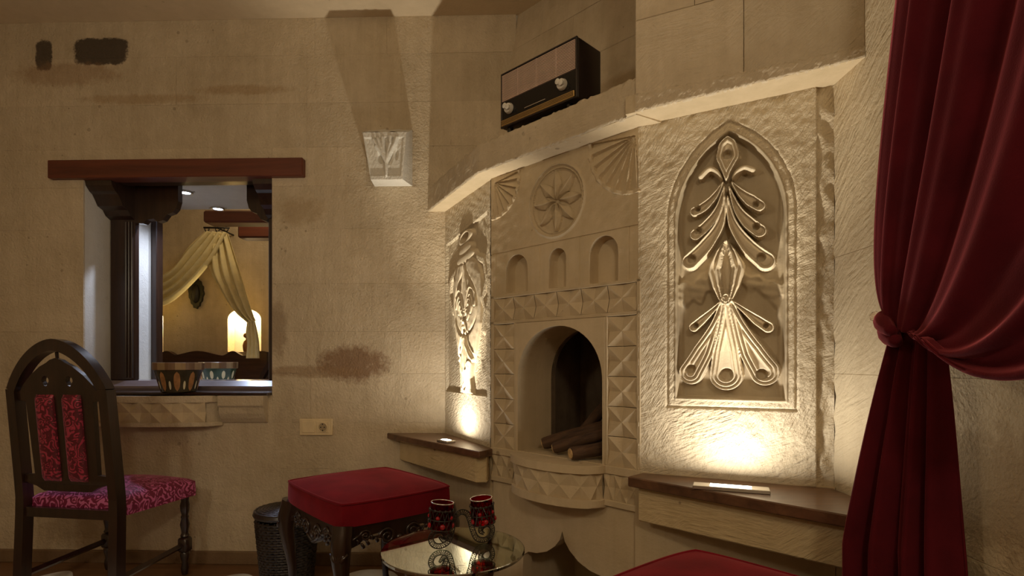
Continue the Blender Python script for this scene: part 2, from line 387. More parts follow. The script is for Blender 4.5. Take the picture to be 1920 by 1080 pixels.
# ================================================================ THE SETTING
CEIL = 2.712
bm = mbox(-3.0, 1.2, -1.7, 5.6, -.06, 0); fl = obj('floor', bm, 'floor'); tag(fl, kind='structure')
bm = mbox(-3.0, 1.2, -1.7, 2.9, CEIL, CEIL+.1); tag(obj('ceiling', bm, 'ceiling'), kind='structure')
tag(obj('wall_left', mbox(-3.0, -2.9, -1.6, 2.9, 0, CEIL), 'upper'), kind='structure')
tag(obj('wall_front', mbox(-3.0, 1.1, -1.7, -1.6, 0, CEIL), 'upper'), kind='structure')

# ---- back wall with the opening
FB = Fr((0, 2.752), (-1, 2.781)); FB.ang = math.atan2(-.029, 1); FB.d = Vector((math.cos(FB.ang), math.sin(FB.ang))); FB.A = Vector((0, 2.752))
WU0, WU1, WZ0, WZ1 = -2.155, -1.195, .838, 1.988
bm = bmesh.new()
for (a, b, c, d) in ((-2.95, WU0, 0, CEIL), (WU1, .20, 0, CEIL), (WU0, WU1, 0, WZ0), (WU0, WU1, WZ1, CEIL)): box(bm, a, b, .010, .56, c, d)
wb = FB.place(obj('wall_back', bm, 'reveal')); tag(wb, kind='structure')
zc = [CEIL, 2.528, 2.289, 2.07, 1.878, 1.665, 1.392, 1.155, .947, .703, .474, .264, .0]
splits = {0: [-2.42, -1.95, -1.42, -.98, -.62], 1: [-2.35, -1.68, -1.28, -1.02, -.55], 2: [-2.27, -1.88, -1.02, -.7, -.3],
          3: [-2.52, -1.5, -1.02, -.72], 4: [-2.45, -.98, -.75, -.25], 5: [-2.4, -.85, -.5], 6: [-2.5, -1.0, -.62], 7: [-2.36, -.92, -.55],
          8: [-2.6, -1.0, -.58], 9: [-2.3, -1.55, -.88, -.5], 10: [-2.45, -1.9, -1.35, -.8], 11: [-2.2, -1.6, -1.05, -.55]}
for i in range(len(zc)-1):
    us = [-2.9]+splits[i]+[.02]
    rects = [(us[k], us[k+1], zc[i+1], zc[i]) for k in range(len(us)-1)]
    if zc[i] < 1.7: rects = [(a, min(b, -.25), c, d) for a, b, c, d in rects if a < -.3]
    for (a, b, c, d) in cut(rects, (WU0, WU1, WZ0, WZ1)):
        block(wb, a, b, c, d, 'back')
# skirting
bs = FB.place(obj('baseboard_back', mbox(-2.9, -.33, -.02, .0, 0, .062, bev=.003), 'skirt')); tag(bs, kind='structure')

# ---- right-hand wall (jamb beside the niche, running towards the viewer)
FR = Fr((.892, 1.56), (.892, -1.6))
wr = FR.place(obj('wall_right', mbox(0, 3.16, .010, .3, 0, CEIL), 'grout')); tag(wr, kind='structure')
zr = [CEIL, 2.2, 1.93, 1.62, 1.29, .97, .62, .3, 0]; sr = [[.33, .75], [.5, .9], [.28, .62], [.44, .85], [.3, .66], [.42, .86], [.3, .7], [.45, .8]]
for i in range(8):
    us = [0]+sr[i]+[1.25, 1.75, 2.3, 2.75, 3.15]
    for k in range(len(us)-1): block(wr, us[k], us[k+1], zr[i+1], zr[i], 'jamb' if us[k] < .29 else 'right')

# ---- corner plan (x, y)
NLa, NLb = (-.33, 2.762), (-.088, 2.282)
FLl, FLr = (-.085, 2.268), (.405, 1.765)
NRa, NRb = (.417, 1.76), (.889, 1.54)
ZL0, ZL1 = 1.745, 1.855                                # ledge

# ---- left niche wall with the carved amphora
FN = Fr(NLa, NLb)
zs_top = 1.60
def amphora_w(z):
    zz = np.array([.860, .885, .93, 1.00, 1.05, 1.10, 1.17, 1.28, 1.38, 1.44, 1.462])
    ww = np.array([.082, .070, .062, .075, .105, .125, .155, .175, .170, .130, .085])
    return np.interp(z, zz, ww)
def segd(U, Z, pts, closed=False):
    d = np.full(U.shape, 9.)
    pts = list(pts)+([pts[0]] if closed else [])
    for (a, b), (c, e) in zip(pts, pts[1:]):
        vx, vz = c-a, e-b; t = np.clip(((U-a)*vx+(Z-b)*vz)/(vx*vx+vz*vz+1e-12), 0, 1)
        d = np.minimum(d, np.hypot(U-a-t*vx, Z-b-t*vz))
    return d
def nzf(U, Z, s, seed=0):
    rs = np.random.RandomState(seed); out = np.zeros(U.shape)
    for k in range(10):
        a = rs.uniform(0, 2*PI); f = s*rs.uniform(.6, 1.7); out += np.sin((U*math.cos(a)+Z*math.sin(a))*f+rs.uniform(0, 6.28))
    return out/5.
ac = .275
def left_lab(U, Z):
    wv = amphora_w(Z)
    body = (np.abs(U-ac) < wv) & (Z > .862) & (Z < 1.462)
    ring = np.zeros(U.shape, bool)
    for (z, rx, rz) in ((1.562, .085, .036), (1.508, .080, .030), (1.472, .112, .030)):
        ring |= ((U-ac-.0)/rx)**2+((Z-z-(U-ac)*.1)/rz)**2 < 1
    return (body | ring).astype(int)
def left_h(U, Z):
    h = nzf(U, Z, 160, 1)*.0012+nzf(U, Z, 45, 2)*.001
    top = zs_top+(U-.26)*.10
    rec = (Z > .862) & (Z < top) & (U > .012) & (U < .50+.006*np.sin(Z*60))
    h = np.where(rec, h-.020+.004*nzf(U, Z, 70, 3), h)
    wv = amphora_w(Z); t = (U-ac)/wv
    body = (np.abs(t) < 1) & (Z > .862) & (Z < 1.462)
    hb = -.004+.014*(1-np.abs(t)**4)+.004*(1-t*t)+.0012*nzf(U, Z, 120, 4)
    # handles on the shoulders
    hand = np.minimum(segd(U, Z, [(ac-.10, 1.44), (ac-.20, 1.40), (ac-.225, 1.33), (ac-.17, 1.24)]), segd(U, Z, [(ac+.10, 1.46), (ac+.19, 1.43), (ac+.222, 1.35), (ac+.18, 1.27), (ac+.205, 1.22), (ac+.18, 1.14)]))
    h = np.maximum(h, np.where(rec, -.020+.020*(1-sstep(.008, .028, hand)), -9))
    # fleur-de-lis in a sunk shield
    def tsd(pts, rad):
        P = [np.array(q) for q in cat(pts, 8)]; n = len(P); R = np.interp(np.linspace(0, len(pts)-1, n), range(len(pts)), rad); sd = np.full(U.shape, 9.)
        for p, q, r, r2 in zip(P, P[1:], R, R[1:]):
            v = q-p; tt = np.clip(((U-ac-p[0])*v[0]+(Z-p[1])*v[1])/(v@v+1e-12), 0, 1); sd = np.minimum(sd, np.hypot(U-ac-p[0]-tt*v[0], Z-p[1]-tt*v[1])-(r+(r2-r)*tt))
        return sd
    shd = tsd([(0, 1.455), (0, 1.39), (0, 1.30), (0, 1.25), (0, 1.20)], [.006, .035, .10, .135, .07])
    hb = hb-.012*np.exp(-((shd+.008)/.007)**2)-.003*sstep(0, .008, -shd)
    hb0 = hb+0
    lobes = [tsd([(0, 1.44), (0, 1.36), (0, 1.30), (0, 1.235)], [.004, .030, .040, .012])]
    for s in (-1, 1):
        lobes += [tsd([(s*.012, 1.24), (s*.055, 1.315), (s*.098, 1.295), (s*.105, 1.255)], [.012, .022, .024, .014]),
                  tsd([(s*.010, 1.225), (s*.048, 1.272), (s*.072, 1.245), (s*.068, 1.222)], [.010, .017, .017, .010]),
                  tsd([(s*.006, 1.21), (s*.030, 1.232), (s*.044, 1.212), (s*.036, 1.192)], [.010, .014, .014, .009])]
    for sd in lobes:
        k = -sd; hl = hb0+.007*np.exp(-((k-.007)/.005)**2)-.004*np.exp(-((k-.001)/.003)**2); hb = np.where(k > 0, hl, hb)
    # long drapery grooves below
    for (pts) in ([(ac, 1.17), (ac-.045, 1.07), (ac-.075, 1.02)], [(ac, 1.17), (ac+.045, 1.07), (ac+.095, 1.01)], [(ac, 1.15), (ac+.012, 1.04), (ac+.02, .98)],
                  [(ac-.05, 1.02), (ac-.03, .94), (ac-.02, .90)], [(ac+.05, .99), (ac+.03, .93), (ac+.012, .89)]):
        g = segd(U, Z, pts); hb = hb-.008*(1-sstep(.003, .010, g))+.006*(1-sstep(.0, .007, np.abs(g-.016)))
    h = np.where(body, h+(hb-h)*sstep(0, .009, np.minimum(wv-np.abs(U-ac), Z-.858)), h)
    for (z, rx, rz, hole) in ((1.472, .112, .030, 0), (1.508, .080, .030, 0), (1.562, .085, .036, 1)):
        d = np.sqrt(((U-ac)/rx)**2+((Z-z-(U-ac)*.1)/rz)**2)
        hr = .002+.014*np.sqrt(np.clip(1-d*d, 0, 1))
        if hole: hr = hr+(-.030-hr)*sstep(.0, .08, .60-d)
        h = np.where(d < 1, h+(hr-h)*sstep(0, .16, 1-d), h)
    return h*.75
hf = heightfield(0, FN.len, .655, ZL0+.01, .0025, left_h, left_lab)
wn = FN.place(obj('wall_niche_left', hf[0], 'niche', smooth=True)); tag(wn, kind='structure')
am = obj('amphora_relief', hf[1], 'relief', wn, smooth=True); am['label'] = 'carved amphora with a lily in pale stone'
obj('wall_core', mbox(0, FN.len, .045, .12, 0, ZL0), 'grout', wn)
obj('lower_face', mbox(0, FN.len, .0, .045, 0, .656), 'fire', wn)

# ---- right niche wall with the carved pointed arch and peacock feathers
FQ = Fr(NRa, NRb)
RC = .2475
def pointed(U, Z, hw, zb, zspr, zap):
    """signed distance-like value: <0 inside the pointed arch"""
    hgt = zap-zspr; R = (hw*hw+hgt*hgt)/(2*hw)
    x = np.abs(U-RC)
    up = np.hypot(x-(hw-R), Z-zspr)-R
    lo = np.maximum(x-hw, zb-Z)
    return np.where(Z > zspr, up, lo)
feat = []
PXM = .00153
def F(pts, rad, hole=None, style='feather', hr=6):
    q = [FQ.uz(*p) for p in pts]
    # smooth catmull sampling
    P = []; Rr = []
    n = len(q)
    for i in range(n-1):
        p0, p1, p2, p3 = (np.array(q[max(i-1, 0)]), np.array(q[i]), np.array(q[i+1]), np.array(q[min(i+2, n-1)]))
        for t in np.linspace(0, 1, 10, endpoint=(i == n-2)):
            P.append(.5*((2*p1)+(-p0+p2)*t+(2*p0-5*p1+4*p2-p3)*t*t+(-p0+3*p1-3*p2+p3)*t**3)); Rr.append((rad[i]*(1-t)+rad[i+1]*t)*PXM)
    feat.append((P, Rr, FQ.uz(*hole) if hole else None, hr*PXM, style))
F([(1352,334),(1344,322),(1330,317),(1314,331)], [4,6,6.5,7], None, 'scroll')
F([(1374,334),(1382,322),(1396,314),(1411,318)], [4,6,6.5,7], None, 'scroll')
F([(1356,342),(1340,368),(1320,388),(1303,397)], [3,8,11,11], (1308,391), hr=5)
F([(1372,342),(1390,362),(1408,376),(1424,386)], [3,9,13,12], (1417,382), hr=5.5)
F([(1358,350),(1347,392),(1326,422),(1305,440)], [3,9,12,13], (1309,432), hr=6.5)
F([(1367,350),(1382,390),(1402,416),(1424,433)], [3,9,13,14], (1418,424), hr=6.5)
F([(1359,368),(1350,418),(1325,458),(1294,490)], [3,10,15,17], (1297,485), hr=8)
F([(1364,368),(1374,418),(1402,460),(1436,489)], [3,10,15,18], (1427,482), hr=8)
F([(1352,566),(1336,582),(1316,600),(1301,613)], [4,7,10,11], (1304,610), hr=5)
F([(1374,566),(1396,582),(1420,600),(1440,613)], [4,7,11,12], (1436,610), hr=5)
F([(1356,560),(1342,610),(1318,660),(1295,699)], [5,12,21,24], (1295,692), 'multi', 9)
F([(1368,560),(1386,610),(1410,660),(1434,697)], [5,13,23,27], (1428,702), 'multi', 10)
F([(1361,556),(1361,610),(1361,660),(1361,702)], [7,16,26,32], (1362,702), 'multi', 12)
F([(1361,452),(1361,480),(1361,504),(1361,530),(1361,560)], [3,22,34,27,13], None, 'spindle')
F([(1362,336),(1362,318),(1364,292),(1364,276),(1364,258)], [3,10,22,19,3], (1364,289), 'bud', 8.5)
def feat_h(U, Z):
    H = np.full(U.shape, -9.); K = np.zeros(U.shape)
    for P, Rr, hole, hr, style in feat:
        P = np.array(P); lo = P.min(0)-.07; hi = P.max(0)+.07
        zi = np.where((Z[:,0] > lo[1]) & (Z[:,0] < hi[1]))[0]; ui = np.where((U[0] > lo[0]) & (U[0] < hi[0]))[0]
        sl = np.s_[zi[0]:zi[-1]+1, ui[0]:ui[-1]+1]; u, z = U[sl], Z[sl]
        sd = np.full(u.shape, 9.); rl = np.zeros(u.shape)
        for (x, y), r, (x2, y2), r2 in zip(P, Rr, P[1:], Rr[1:]):
            vx, vz = x2-x, y2-y; t = np.clip(((u-x)*vx+(z-y)*vz)/(vx*vx+vz*vz+1e-12), 0, 1); rr = r+(r2-r)*t
            d = np.hypot(u-x-t*vx, z-y-t*vz)-rr; rl = np.where(d < sd, rr, rl); sd = np.minimum(sd, d)
        k = -sd                                     # depth inside
        if style == 'scroll': hh = .018*np.sqrt(np.clip(k/.009, 0, 1))-.010
        elif style == 'feather': hh = -.008+.017*np.exp(-((k-.0045)/.0034)**2)+.006*sstep(.009, .016, k)
        elif style == 'bud': hh = -.006+.014*np.exp(-((k-.004)/.003)**2)+.013*np.exp(-((k-.0135)/.0036)**2)+.004*sstep(.02, .024, k)
        elif style == 'multi': hh = -.004+.013*np.exp(-((k-.004)/.0032)**2)+.013*np.exp(-((k-.0145)/.0034)**2)+.010*np.exp(-((k-.0255)/.0034)**2)
        else:
            rel = k/np.maximum(rl, 1e-4)
            hh = .004+.007*np.cos(rel*2*PI*3.1+PI)
            hh = hh+(-.024-hh)*sstep(.68, .74, rel)
        if hole is not None: hh = hh+(-.03-hh)*sstep(-.0015, .002, hr-np.hypot(u-hole[0], z-hole[1]))
        m = sd < 0
        cur = H[sl]; cur = np.where(m, np.where(cur > -8, np.maximum(cur, hh), hh), cur); H[sl] = cur; K[sl] = np.maximum(K[sl], k)
    FH['k'] = K
    return H
def right_all(U, Z):
    return pointed(U, Z, .150, .893, 1.43, 1.682), pointed(U, Z, .178, .866, 1.43, 1.712)
FH = {}
def right_h(U, Z):
    h = nzf(U, Z, 190, 11)*.0012+nzf(U, Z, 60, 12)*.0012
    si, so = right_all(U, Z)
    h = h-.008*np.exp(-(so/.0035)**2)
    rough = nzf(U, Z, 90, 13)
    # recess, deeper smooth pools between the feathers
    zmid = (Z > 1.17) & (Z < 1.26)
    wz = Z+.02*rough+.35*(np.abs(U-RC)-.09); rec = -.034+.0012*rough+(.011+.003*nzf(U, Z, 170, 14))*sstep(1.185, 1.205, wz)*sstep(.0, .015, 1.262-wz)+.009*sstep(.128, .14, np.abs(U-RC)+.004*rough)
    h = h+(rec-h)*sstep(0, .005, -si)
    h = h+.004*np.exp(-((si-.003)/.003)**2)
    fh = feat_h(U, Z); FH['v'] = fh
    h = np.where((fh > -8) & (si < .0), h+(fh-h)*sstep(0, .0035, FH['k']), h)
    # rough broken vertical margin on the right
    e = (U > FQ.len-.045); h = np.where(e, h-.010+.006*rough, h)
    return h
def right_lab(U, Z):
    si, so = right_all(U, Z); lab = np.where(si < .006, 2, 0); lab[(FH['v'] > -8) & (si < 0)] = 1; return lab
hf = heightfield(-.02, FQ.len-.002, .655, 1.79, .0021, right_h, right_lab)
wq = FQ.place(obj('wall_niche_right', hf[0], 'niche', smooth=True)); tag(wq, kind='structure')
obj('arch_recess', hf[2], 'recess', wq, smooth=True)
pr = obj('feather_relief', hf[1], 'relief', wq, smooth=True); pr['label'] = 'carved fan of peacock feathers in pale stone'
obj('wall_core', mbox(-.03, FQ.len, .04, .12, 0, 1.79), 'grout', wq)
obj('lower_face', mbox(-.03, FQ.len, .0, .04, 0, .656), 'fire', wq)

# ---- stone ledge above fireplace and left niche
outer = [(-.412, 2.764), (-.27, 2.475), (-.132, 2.203), (-.01, 2.077), (.108, 1.956), (.23, 1.832), (.345, 1.712), (.375, 1.683)]
poly = outer+[(.80, 1.95), (.30, 2.74), (-.20, 2.757)]
bm = prism(poly, ZL0, ZL1)
lg = obj('trim_ledge', bm, 'fire'); tag(lg, kind='structure')
# rough front skin of the ledge
def rough_strip(path, zb, zt, n, m, seed, off=.006, jag=.006):
    rs = random.Random(seed); P = []; cum = [0]
    for a, b in zip(path, path[1:]): cum.append(cum[-1]+math.hypot(b[0]-a[0], b[1]-a[1]))
    cols = []
    for i in range(n+1):
        s = cum[-1]*i/n; k = max(j for j in range(len(cum)) if cum[j] <= s+1e-9); k = min(k, len(path)-2)
        t = (s-cum[k])/(cum[k+1]-cum[k]); a, b = path[k], path[k+1]
        dx, dy = b[0]-a[0], b[1]-a[1]; l = math.hypot(dx, dy); nx, ny = dy/l, -dx/l
        x, y = a[0]+dx*t, a[1]+dy*t; f = i/n
        z0 = zb[0]*(1-f)+zb[1]*f; z1 = zt[0]*(1-f)+zt[1]*f
        cols.append((x, y, nx, ny, z0+rs.uniform(-.0004, 1)*jag*.5, z1+rs.uniform(-1, .5)*jag))
    out = np.zeros((m+1, n+1, 3))
    for j in range(m+1):
        for i, (x, y, nx, ny, z0, z1) in enumerate(cols):
            v = j/m; o = off+rs.uniform(-1, 1)*.0016
            if j == m: o = -.012
            if j == 0: o = -.012
            vv = min(1, max(0, (j-1)/(m-2)))
            out[j, i] = (x+nx*o, y+ny*o, z0+(z1-z0)*vv)
    return out
me = grid_mesh(rough_strip(outer, (ZL0-.001, ZL0-.001), (ZL1+.002, ZL1+.002), 110, 12, 3, off=.002))
obj('ledge_face', me, 'overhang', lg, smooth=True)

# ---- upper wall behind the ledge (leans back) and the mass above the right niche
FU = Fr((-.135, 2.775), (.75, 1.86))
wu = obj('wall_corner_upper', mbox(-.15, FU.len, .010, .12, -.06, .95), 'grout'); tag(wu, kind='structure')
wu.location = (FU.A.x, FU.A.y, 1.84); wu.rotation_euler = Matrix.Rotation(FU.ang, 3, 'Z').to_4x4().to_euler()
wu.rotation_mode = 'XYZ'; R_ = Matrix.Rotation(FU.ang, 4, 'Z') @ Matrix.Rotation(-math.radians(7), 4, 'X'); wu.rotation_euler = R_.to_euler()
for (z0, z1, us) in ((0, .20, [-.15, .12, .46, .80, 1.2]), (.20, .46, [-.15, .25, .62, 1.0, 1.2]), (.46, .70, [-.15, .1, .5, .9, 1.2]), (.70, .93, [-.15, .3, .7, 1.2])):
    for a, b in zip(us, us[1:]): block(wu, a, b, z0, z1, 'upper', gap=.0006, ch=.0018)
FO = Fr((.368, 1.672), (.892, 1.415))
ov = FO.place(obj('wall_overhang', mbox(0, FO.len, .010, .20, 1.772, CEIL), 'grout')); tag(ov, kind='structure')
# tapered bottom: underside from the niche wall to the front
P0, P1 = Vector((.368, 1.672)), Vector((.892, 1.415))
bmu = bmesh.new()
def lw(f): return 1.748+.024*f
n_ = Vector((FO.d.y, -FO.d.x))*-1
vs = []
for f in (-.05, 1):
    a = P0.lerp(P1, f); b = a+Vector((-FO.d.y, FO.d.x))*.17
    for (q, z) in ((a, lw(f)), (b, lw(f)), (b, 1.80), (a, 1.80)): vs.append(bmu.verts.new((q.x, q.y, z)))
for f in ((0,1,2,3), (7,6,5,4), (0,4,5,1), (1,5,6,2), (2,6,7,3), (3,7,4,0)): bmu.faces.new([vs[i] for i in f])
un = obj('overhang_soffit', bmu, 'fire'); un.parent = ov; un.matrix_parent_inverse = Matrix.Identity(4)
Mi = (Matrix.Translation((FO.A.x, FO.A.y, 0)) @ Matrix.Rotation(FO.ang, 4, 'Z')).inverted(); un.data.transform(Mi)
for (z0, z1, us) in ((1.79, 2.02, [0, .30, FO.len]), (2.02, 2.30, [0, .17, .44, FO.len]), (2.30, 2.70, [0, .27, FO.len])):
    for a, b in zip(us, us[1:]): block(ov, a, b, z0, z1, 'overhang', gap=.0006, ch=.0015, jit=.0006)
me = grid_mesh(rough_strip([(0, 0), (FO.len, 0)], (1.747, 1.771), (1.80, 1.80), 90, 8, 5, off=.0015, jag=.005)); obj('ragged_edge', me, 'overhang', ov, smooth=True)

# ================================================================ FIREPLACE
FF = Fr(FLl, FLr); W = FF.len
fp = empty('fireplace', label='carved stone corner fireplace with arched firebox, rosette and geometric blocks', cat='fireplace'); FF.place(fp)
AC = .356; AR = .2; ZH = .66; ZSP = .935
arch = [(AC-AR, ZH), (AC-AR, ZSP)]+[(AC-AR*math.cos(a)*(1), ZSP+.198*math.sin(a)**.92) for a in np.linspace(.08, PI-.08, 26)]+[(AC+AR, ZSP), (AC+AR, ZH)]
obj('breast_backing', slab([(0, .50), (W, .50), (W, ZH+.001), (AC+AR+.02, ZH+.001), (AC+AR+.02, 1.16), (AC-AR-.02, 1.16), (AC-AR-.02, ZH+.001), (0, ZH+.001)][:0] or [(0, ZH), (0, 1.27), (W, 1.27), (W, ZH)], [arch[1:-1]+[(AC+AR, ZH+.002), (AC-AR, ZH+.002)]], .016, .10), 'fire', fp)
obj('arch_surround', slab([(.146, ZH), (.146, 1.152), (.566, 1.152), (.566, ZH)], [arch[1:-1]+[(AC+AR, ZH+.002), (AC-AR, ZH+.002)]], -.003, .0165), 'fire', fp)
bm = bmesh.new()
for (a, b, c, d) in ((0, W, 1.153, 1.165), (0, W, 1.256, 1.266), (.0, .018, ZH, 1.266), (W-.014, W, ZH, 1.266), (.134, .146, ZH, 1.153), (.566, .576, ZH, 1.153)):
    box(bm, a, b, -.002, .016, c, d, bev=.0015)
obj('fillet', bm, 'fire', fp)
# X-carved tile (ridges on the diagonals, hollows at the edges)
tm = bmesh.new()
q = [tm.verts.new(p) for p in ((0,0,0),(.5,1,0),(1,0,0),(1,1,.5),(1,0,1),(.5,1,1),(0,0,1),(0,1,.5))]; cc = tm.verts.new((.5, 0, .5))
for i in range(8): tm.faces.new((cc, q[i], q[(i+1)%8]))
for f in tm.faces: f.normal_update()
tile = bpy.data.meshes.new('carved_tile'); bmesh.ops.recalc_face_normals(tm, faces=tm.faces[:]); tm.to_mesh(tile); tm.free(); tile.materials.append(M['fire'])
# make sure the tile faces the viewer (-y)
if sum(p.normal.y for p in tile.polygons) > 0: tile.flip_normals()
for i in range(5):
    for (a, b) in ((.018, .134), (.576, W-.014)):
        z0 = ZH+i*.0986; inst('carved_tile', tile, fp, (a, -.001, z0), scale=(b-a, .0115, .0966))
wt = (W-.032)/6
for i in range(6): inst('carved_tile', tile, fp, (.018+i*wt, -.001, 1.166), scale=(wt-.002, .0115, .089))
# upper carved panel with rosette, two fans and three small niches
RZc, RZz, RZr = .350, 1.583, .128
fanR = (W-.02, 1.722, .172); fanL = (.022, 1.722, .135)
niches = [(.088, .206, 1.272, 1.418), (.314, .396, 1.270, 1.412), (.500, .617, 1.268, 1.424)]
def up_h(U, Z):
    h = nzf(U, Z, 130, 21)*.0006
    r = np.hypot(U-RZc, Z-RZz); th = np.arctan2(Z-RZz, U-RZc)
    h += np.where(r < RZr, -.004, 0)
    h += .007*np.exp(-((r-RZr)/.005)**2)+.005*np.exp(-((r-RZr+.014)/.004)**2)
    a = np.mod(th+PI/8, PI/4)-PI/8                           # 8 petals
    rr = np.clip(r/(RZr*.86), 0, 1); hw = .36*np.where(rr < .55, rr/.55, (1-rr)/.45)*1.0
    pet = (np.abs(a)*1.0 < hw) & (rr < 1)
    h = np.where(pet, h+.011*(1-np.abs(a)/np.maximum(hw, 1e-3)), h)
    h -= np.where((r < RZr*.9) & (~pet), .006, 0)
    for (fx, fz, fr), sg in ((fanR, 1), (fanL, -1)):
        r = np.hypot(U-fx, Z-fz); an = np.arctan2(fz-Z, (fx-U)*sg)    # 0 = sideways, pi/2 = down
        ok = (an > -.12) & (an < PI/2+.10) & (r < fr)
        nf = 7; ph = (an+.12)/(PI/2+.22)*nf; fr_ = ph-np.floor(ph)
        h = np.where(ok, -.009+.013*np.where(fr_ < .82, fr_/.82, (1-fr_)/.18)*sstep(0, .04, r), h)
        rim = (r > fr) & (r < fr+.012) & (an > -.12) & (an < PI/2+.10)
        h = np.where(rim, h+.004+.003*np.cos(ph*2*PI), h)
    for (a, b, c, d) in niches:
        m = (a+b)/2; w_ = (b-a)/2; zs = d-w_
        sd = np.where(Z > zs, np.hypot(U-m, Z-zs)-w_, np.maximum(np.abs(U-m)-w_, c-Z))
        h = h+(-.045-h)*sstep(.0, .0045, -sd)
    for z in (1.436,): h = np.where((np.abs(Z-z) < .0025), h-.003, h)
    for u in (.03, .27, .455, .66): h = np.where((np.abs(U-u) < .0018) & (Z < 1.436), h-.0025, h)
    return h
def up_l(U, Z):
    lab = np.zeros(U.shape, int)
    lab[np.hypot(U-RZc, Z-RZz) < RZr+.008] = 1
    for k, ((fx, fz, fr), sg) in enumerate(((fanR, 1), (fanL, -1))):
        r = np.hypot(U-fx, Z-fz); an = np.arctan2(fz-Z, (fx-U)*sg)
        lab[(r < fr+.012) & (an > -.12) & (an < PI/2+.10)] = 2+k
    return lab
hf = heightfield(0, W, 1.2655, ZL0+.008, .0019, up_h, up_l)
for k, nm in ((0, 'niched_panel'), (1, 'rosette'), (2, 'shell_fan'), (3, 'shell_fan')):
    obj(nm, hf[k], 'fire', fp, smooth=True, angle=40)
obj('breast_core', mbox(0, W, .05, .12, 1.26, ZL0), 'grout', fp)
# frieze below, bending round the half-round hearth
ZF0, ZF1 = .545, .632
def hearth_path():
    p = [(.0, 0), (.062, 0), (.124, 0)]
    for i in range(0, 8): a = PI-PI*i/7; p.append((AC+.205*math.cos(a), -.105*math.sin(a)))
    return p+[(.60, 0), (.6505, 0), (W, 0)]
hp = hearth_path(); hp[3] = (AC-.205, -.004); hp[10] = (AC+.205, -.004)
for a, b in zip(hp, hp[1:]):
    l = math.hypot(b[0]-a[0], b[1]-a[1])
    if l < .035: continue
    inst('frieze_tile', tile, fp, (a[0], a[1], ZF0), rot=(0, 0, math.atan2(b[1]-a[1], b[0]-a[0])), scale=(l, .010, ZF1-ZF0))
def arcpoly(rx, ry, n=24): return [(AC+rx*math.cos(PI-PI*i/n), -ry*math.sin(PI-PI*i/n)) for i in range(n+1)]
obj('hearth_core', prism(arcpoly(.186, .082)+[(AC+.186, .05), (AC-.186, .05)], .53, .64), 'fire', fp)
obj('hearth_slab', prism(arcpoly(.214, .113)+[(AC+.200, .02), (AC+.199, .2), (AC-.199, .2), (AC-.200, .02)], .632, ZH, bev=.002), 'fire', fp)
obj('hearth_lip', prism(arcpoly(.209, .109)+[(AC+.209, .03), (AC-.209, .03)], .518, .546, bev=.003), 'fire', fp)
for (a, b) in ((0, AC-.2), (AC+.2, W)):
    obj('frieze_band', mbox(a, b, -.003, .1, .632, ZH, bev=.002), 'fire', fp); obj('frieze_band', mbox(a, b, -.002, .1, .525, .546, bev=.002), 'fire', fp)
obj('frieze_backing', mbox(0, W, .015, .1, .53, .64), 'fire', fp)
# base with ogee opening
og = [(.0, .395), (.012, .36), (.035, .332), (.075, .303), (.125, .285), (.17, .28), (.195, .262), (.2, .20), (.2, .0)]
OC = .368
outl = [(0, 0), (0, .53), (W, .53), (W, 0)]+[(OC+x, z) for x, z in og[::-1]]+[(OC-x, z) for x, z in og[1:]]
obj('base_front', slab(outl, [], .012, .06), 'fire', fp)
bm = bmesh.new(); box(bm, .02, W-.02, .36, .40, 0, .5); box(bm, .10, .14, .06, .36, 0, .5); box(bm, .60, .64, .06, .36, 0, .5); box(bm, .1, .64, .06, .36, .45, .5)
obj('wood_store', bm, 'fire', fp)
# firebox
bm = bmesh.new()
ap = arch
A_ = [bm.verts.new((x, .0995, z)) for x, z in ap]; B_ = [bm.verts.new((x, .20, z)) for x, z in ap]
for i in range(len(ap)-1): bm.faces.new((A_[i], A_[i+1], B_[i+1], B_[i]))
obj('firebox_jamb', bm, 'fire', fp, smooth=True, angle=50)
obj('firebox_arch_wall', slab([(.05, ZH), (.05, 1.30), (.66, 1.30), (.66, ZH)], [[(x*1.0, z) for x, z in arch[1:-1]]+[(AC+AR, ZH+.002), (AC-AR, ZH+.002)]], .19, .215), 'soot', fp)
bm = bmesh.new(); box(bm, .05, .66, .46, .50, ZH-.03, 1.3); box(bm, .05, .09, .2, .48, ZH-.03, 1.3); box(bm, .62, .66, .2, .48, ZH-.03, 1.3); box(bm, .05, .66, .2, .5, 1.26, 1.3); box(bm, .05, .66, .2, .5, ZH-.04, ZH-.001)
obj('firebox_chamber', bm, 'soot', fp)

# logs
def log(label, a, b, r, seed):
    rs = random.Random(seed); a = Vector(a); b = Vector(b)
    Mx = Matrix.Translation((FF.A.x, FF.A.y, 0)) @ Matrix.Rotation(FF.ang, 4, 'Z'); a = Mx @ a; b = Mx @ b
    d = b-a; ln = d.length
    e = empty('firewood_log', a, 0, label, 'log', 'firewood in the hearth'); e.rotation_euler = d.to_track_quat('Z', 'Y').to_euler()
    bm = bmesh.new(); seg = 12; prof = [(r*.86, 0.002)]+[(r*(1+rs.uniform(-.07, .07)), ln*t) for t in np.linspace(.03, .97, 8)]+[(r*.85, ln-.002)]
    lathe(bm, prof, seg)
    for v in bm.verts:
        k = 1+.13*mnoise.noise(Vector((v.co.x*60+seed, v.co.y*60, v.co.z*6))); v.co.x *= k; v.co.y *= k
        v.co.x += .008*math.sin(v.co.z/ln*PI*1.3+seed)*r/.03
    obj('bark', bm, 'log', e, smooth=True, angle=60)
    bm = bmesh.new(); lathe(bm, [(r*.72, -.001), (r*.8, .006)], 12); obj('cut_end', bm, 'log_end', e, loc=(.008*math.sin(seed)*r/.03, 0, 0))
log('long brown log lying lowest in the fireplace, its end by the left jamb', (.232, .055, .690), (.515, .215, .790), .024, 1)
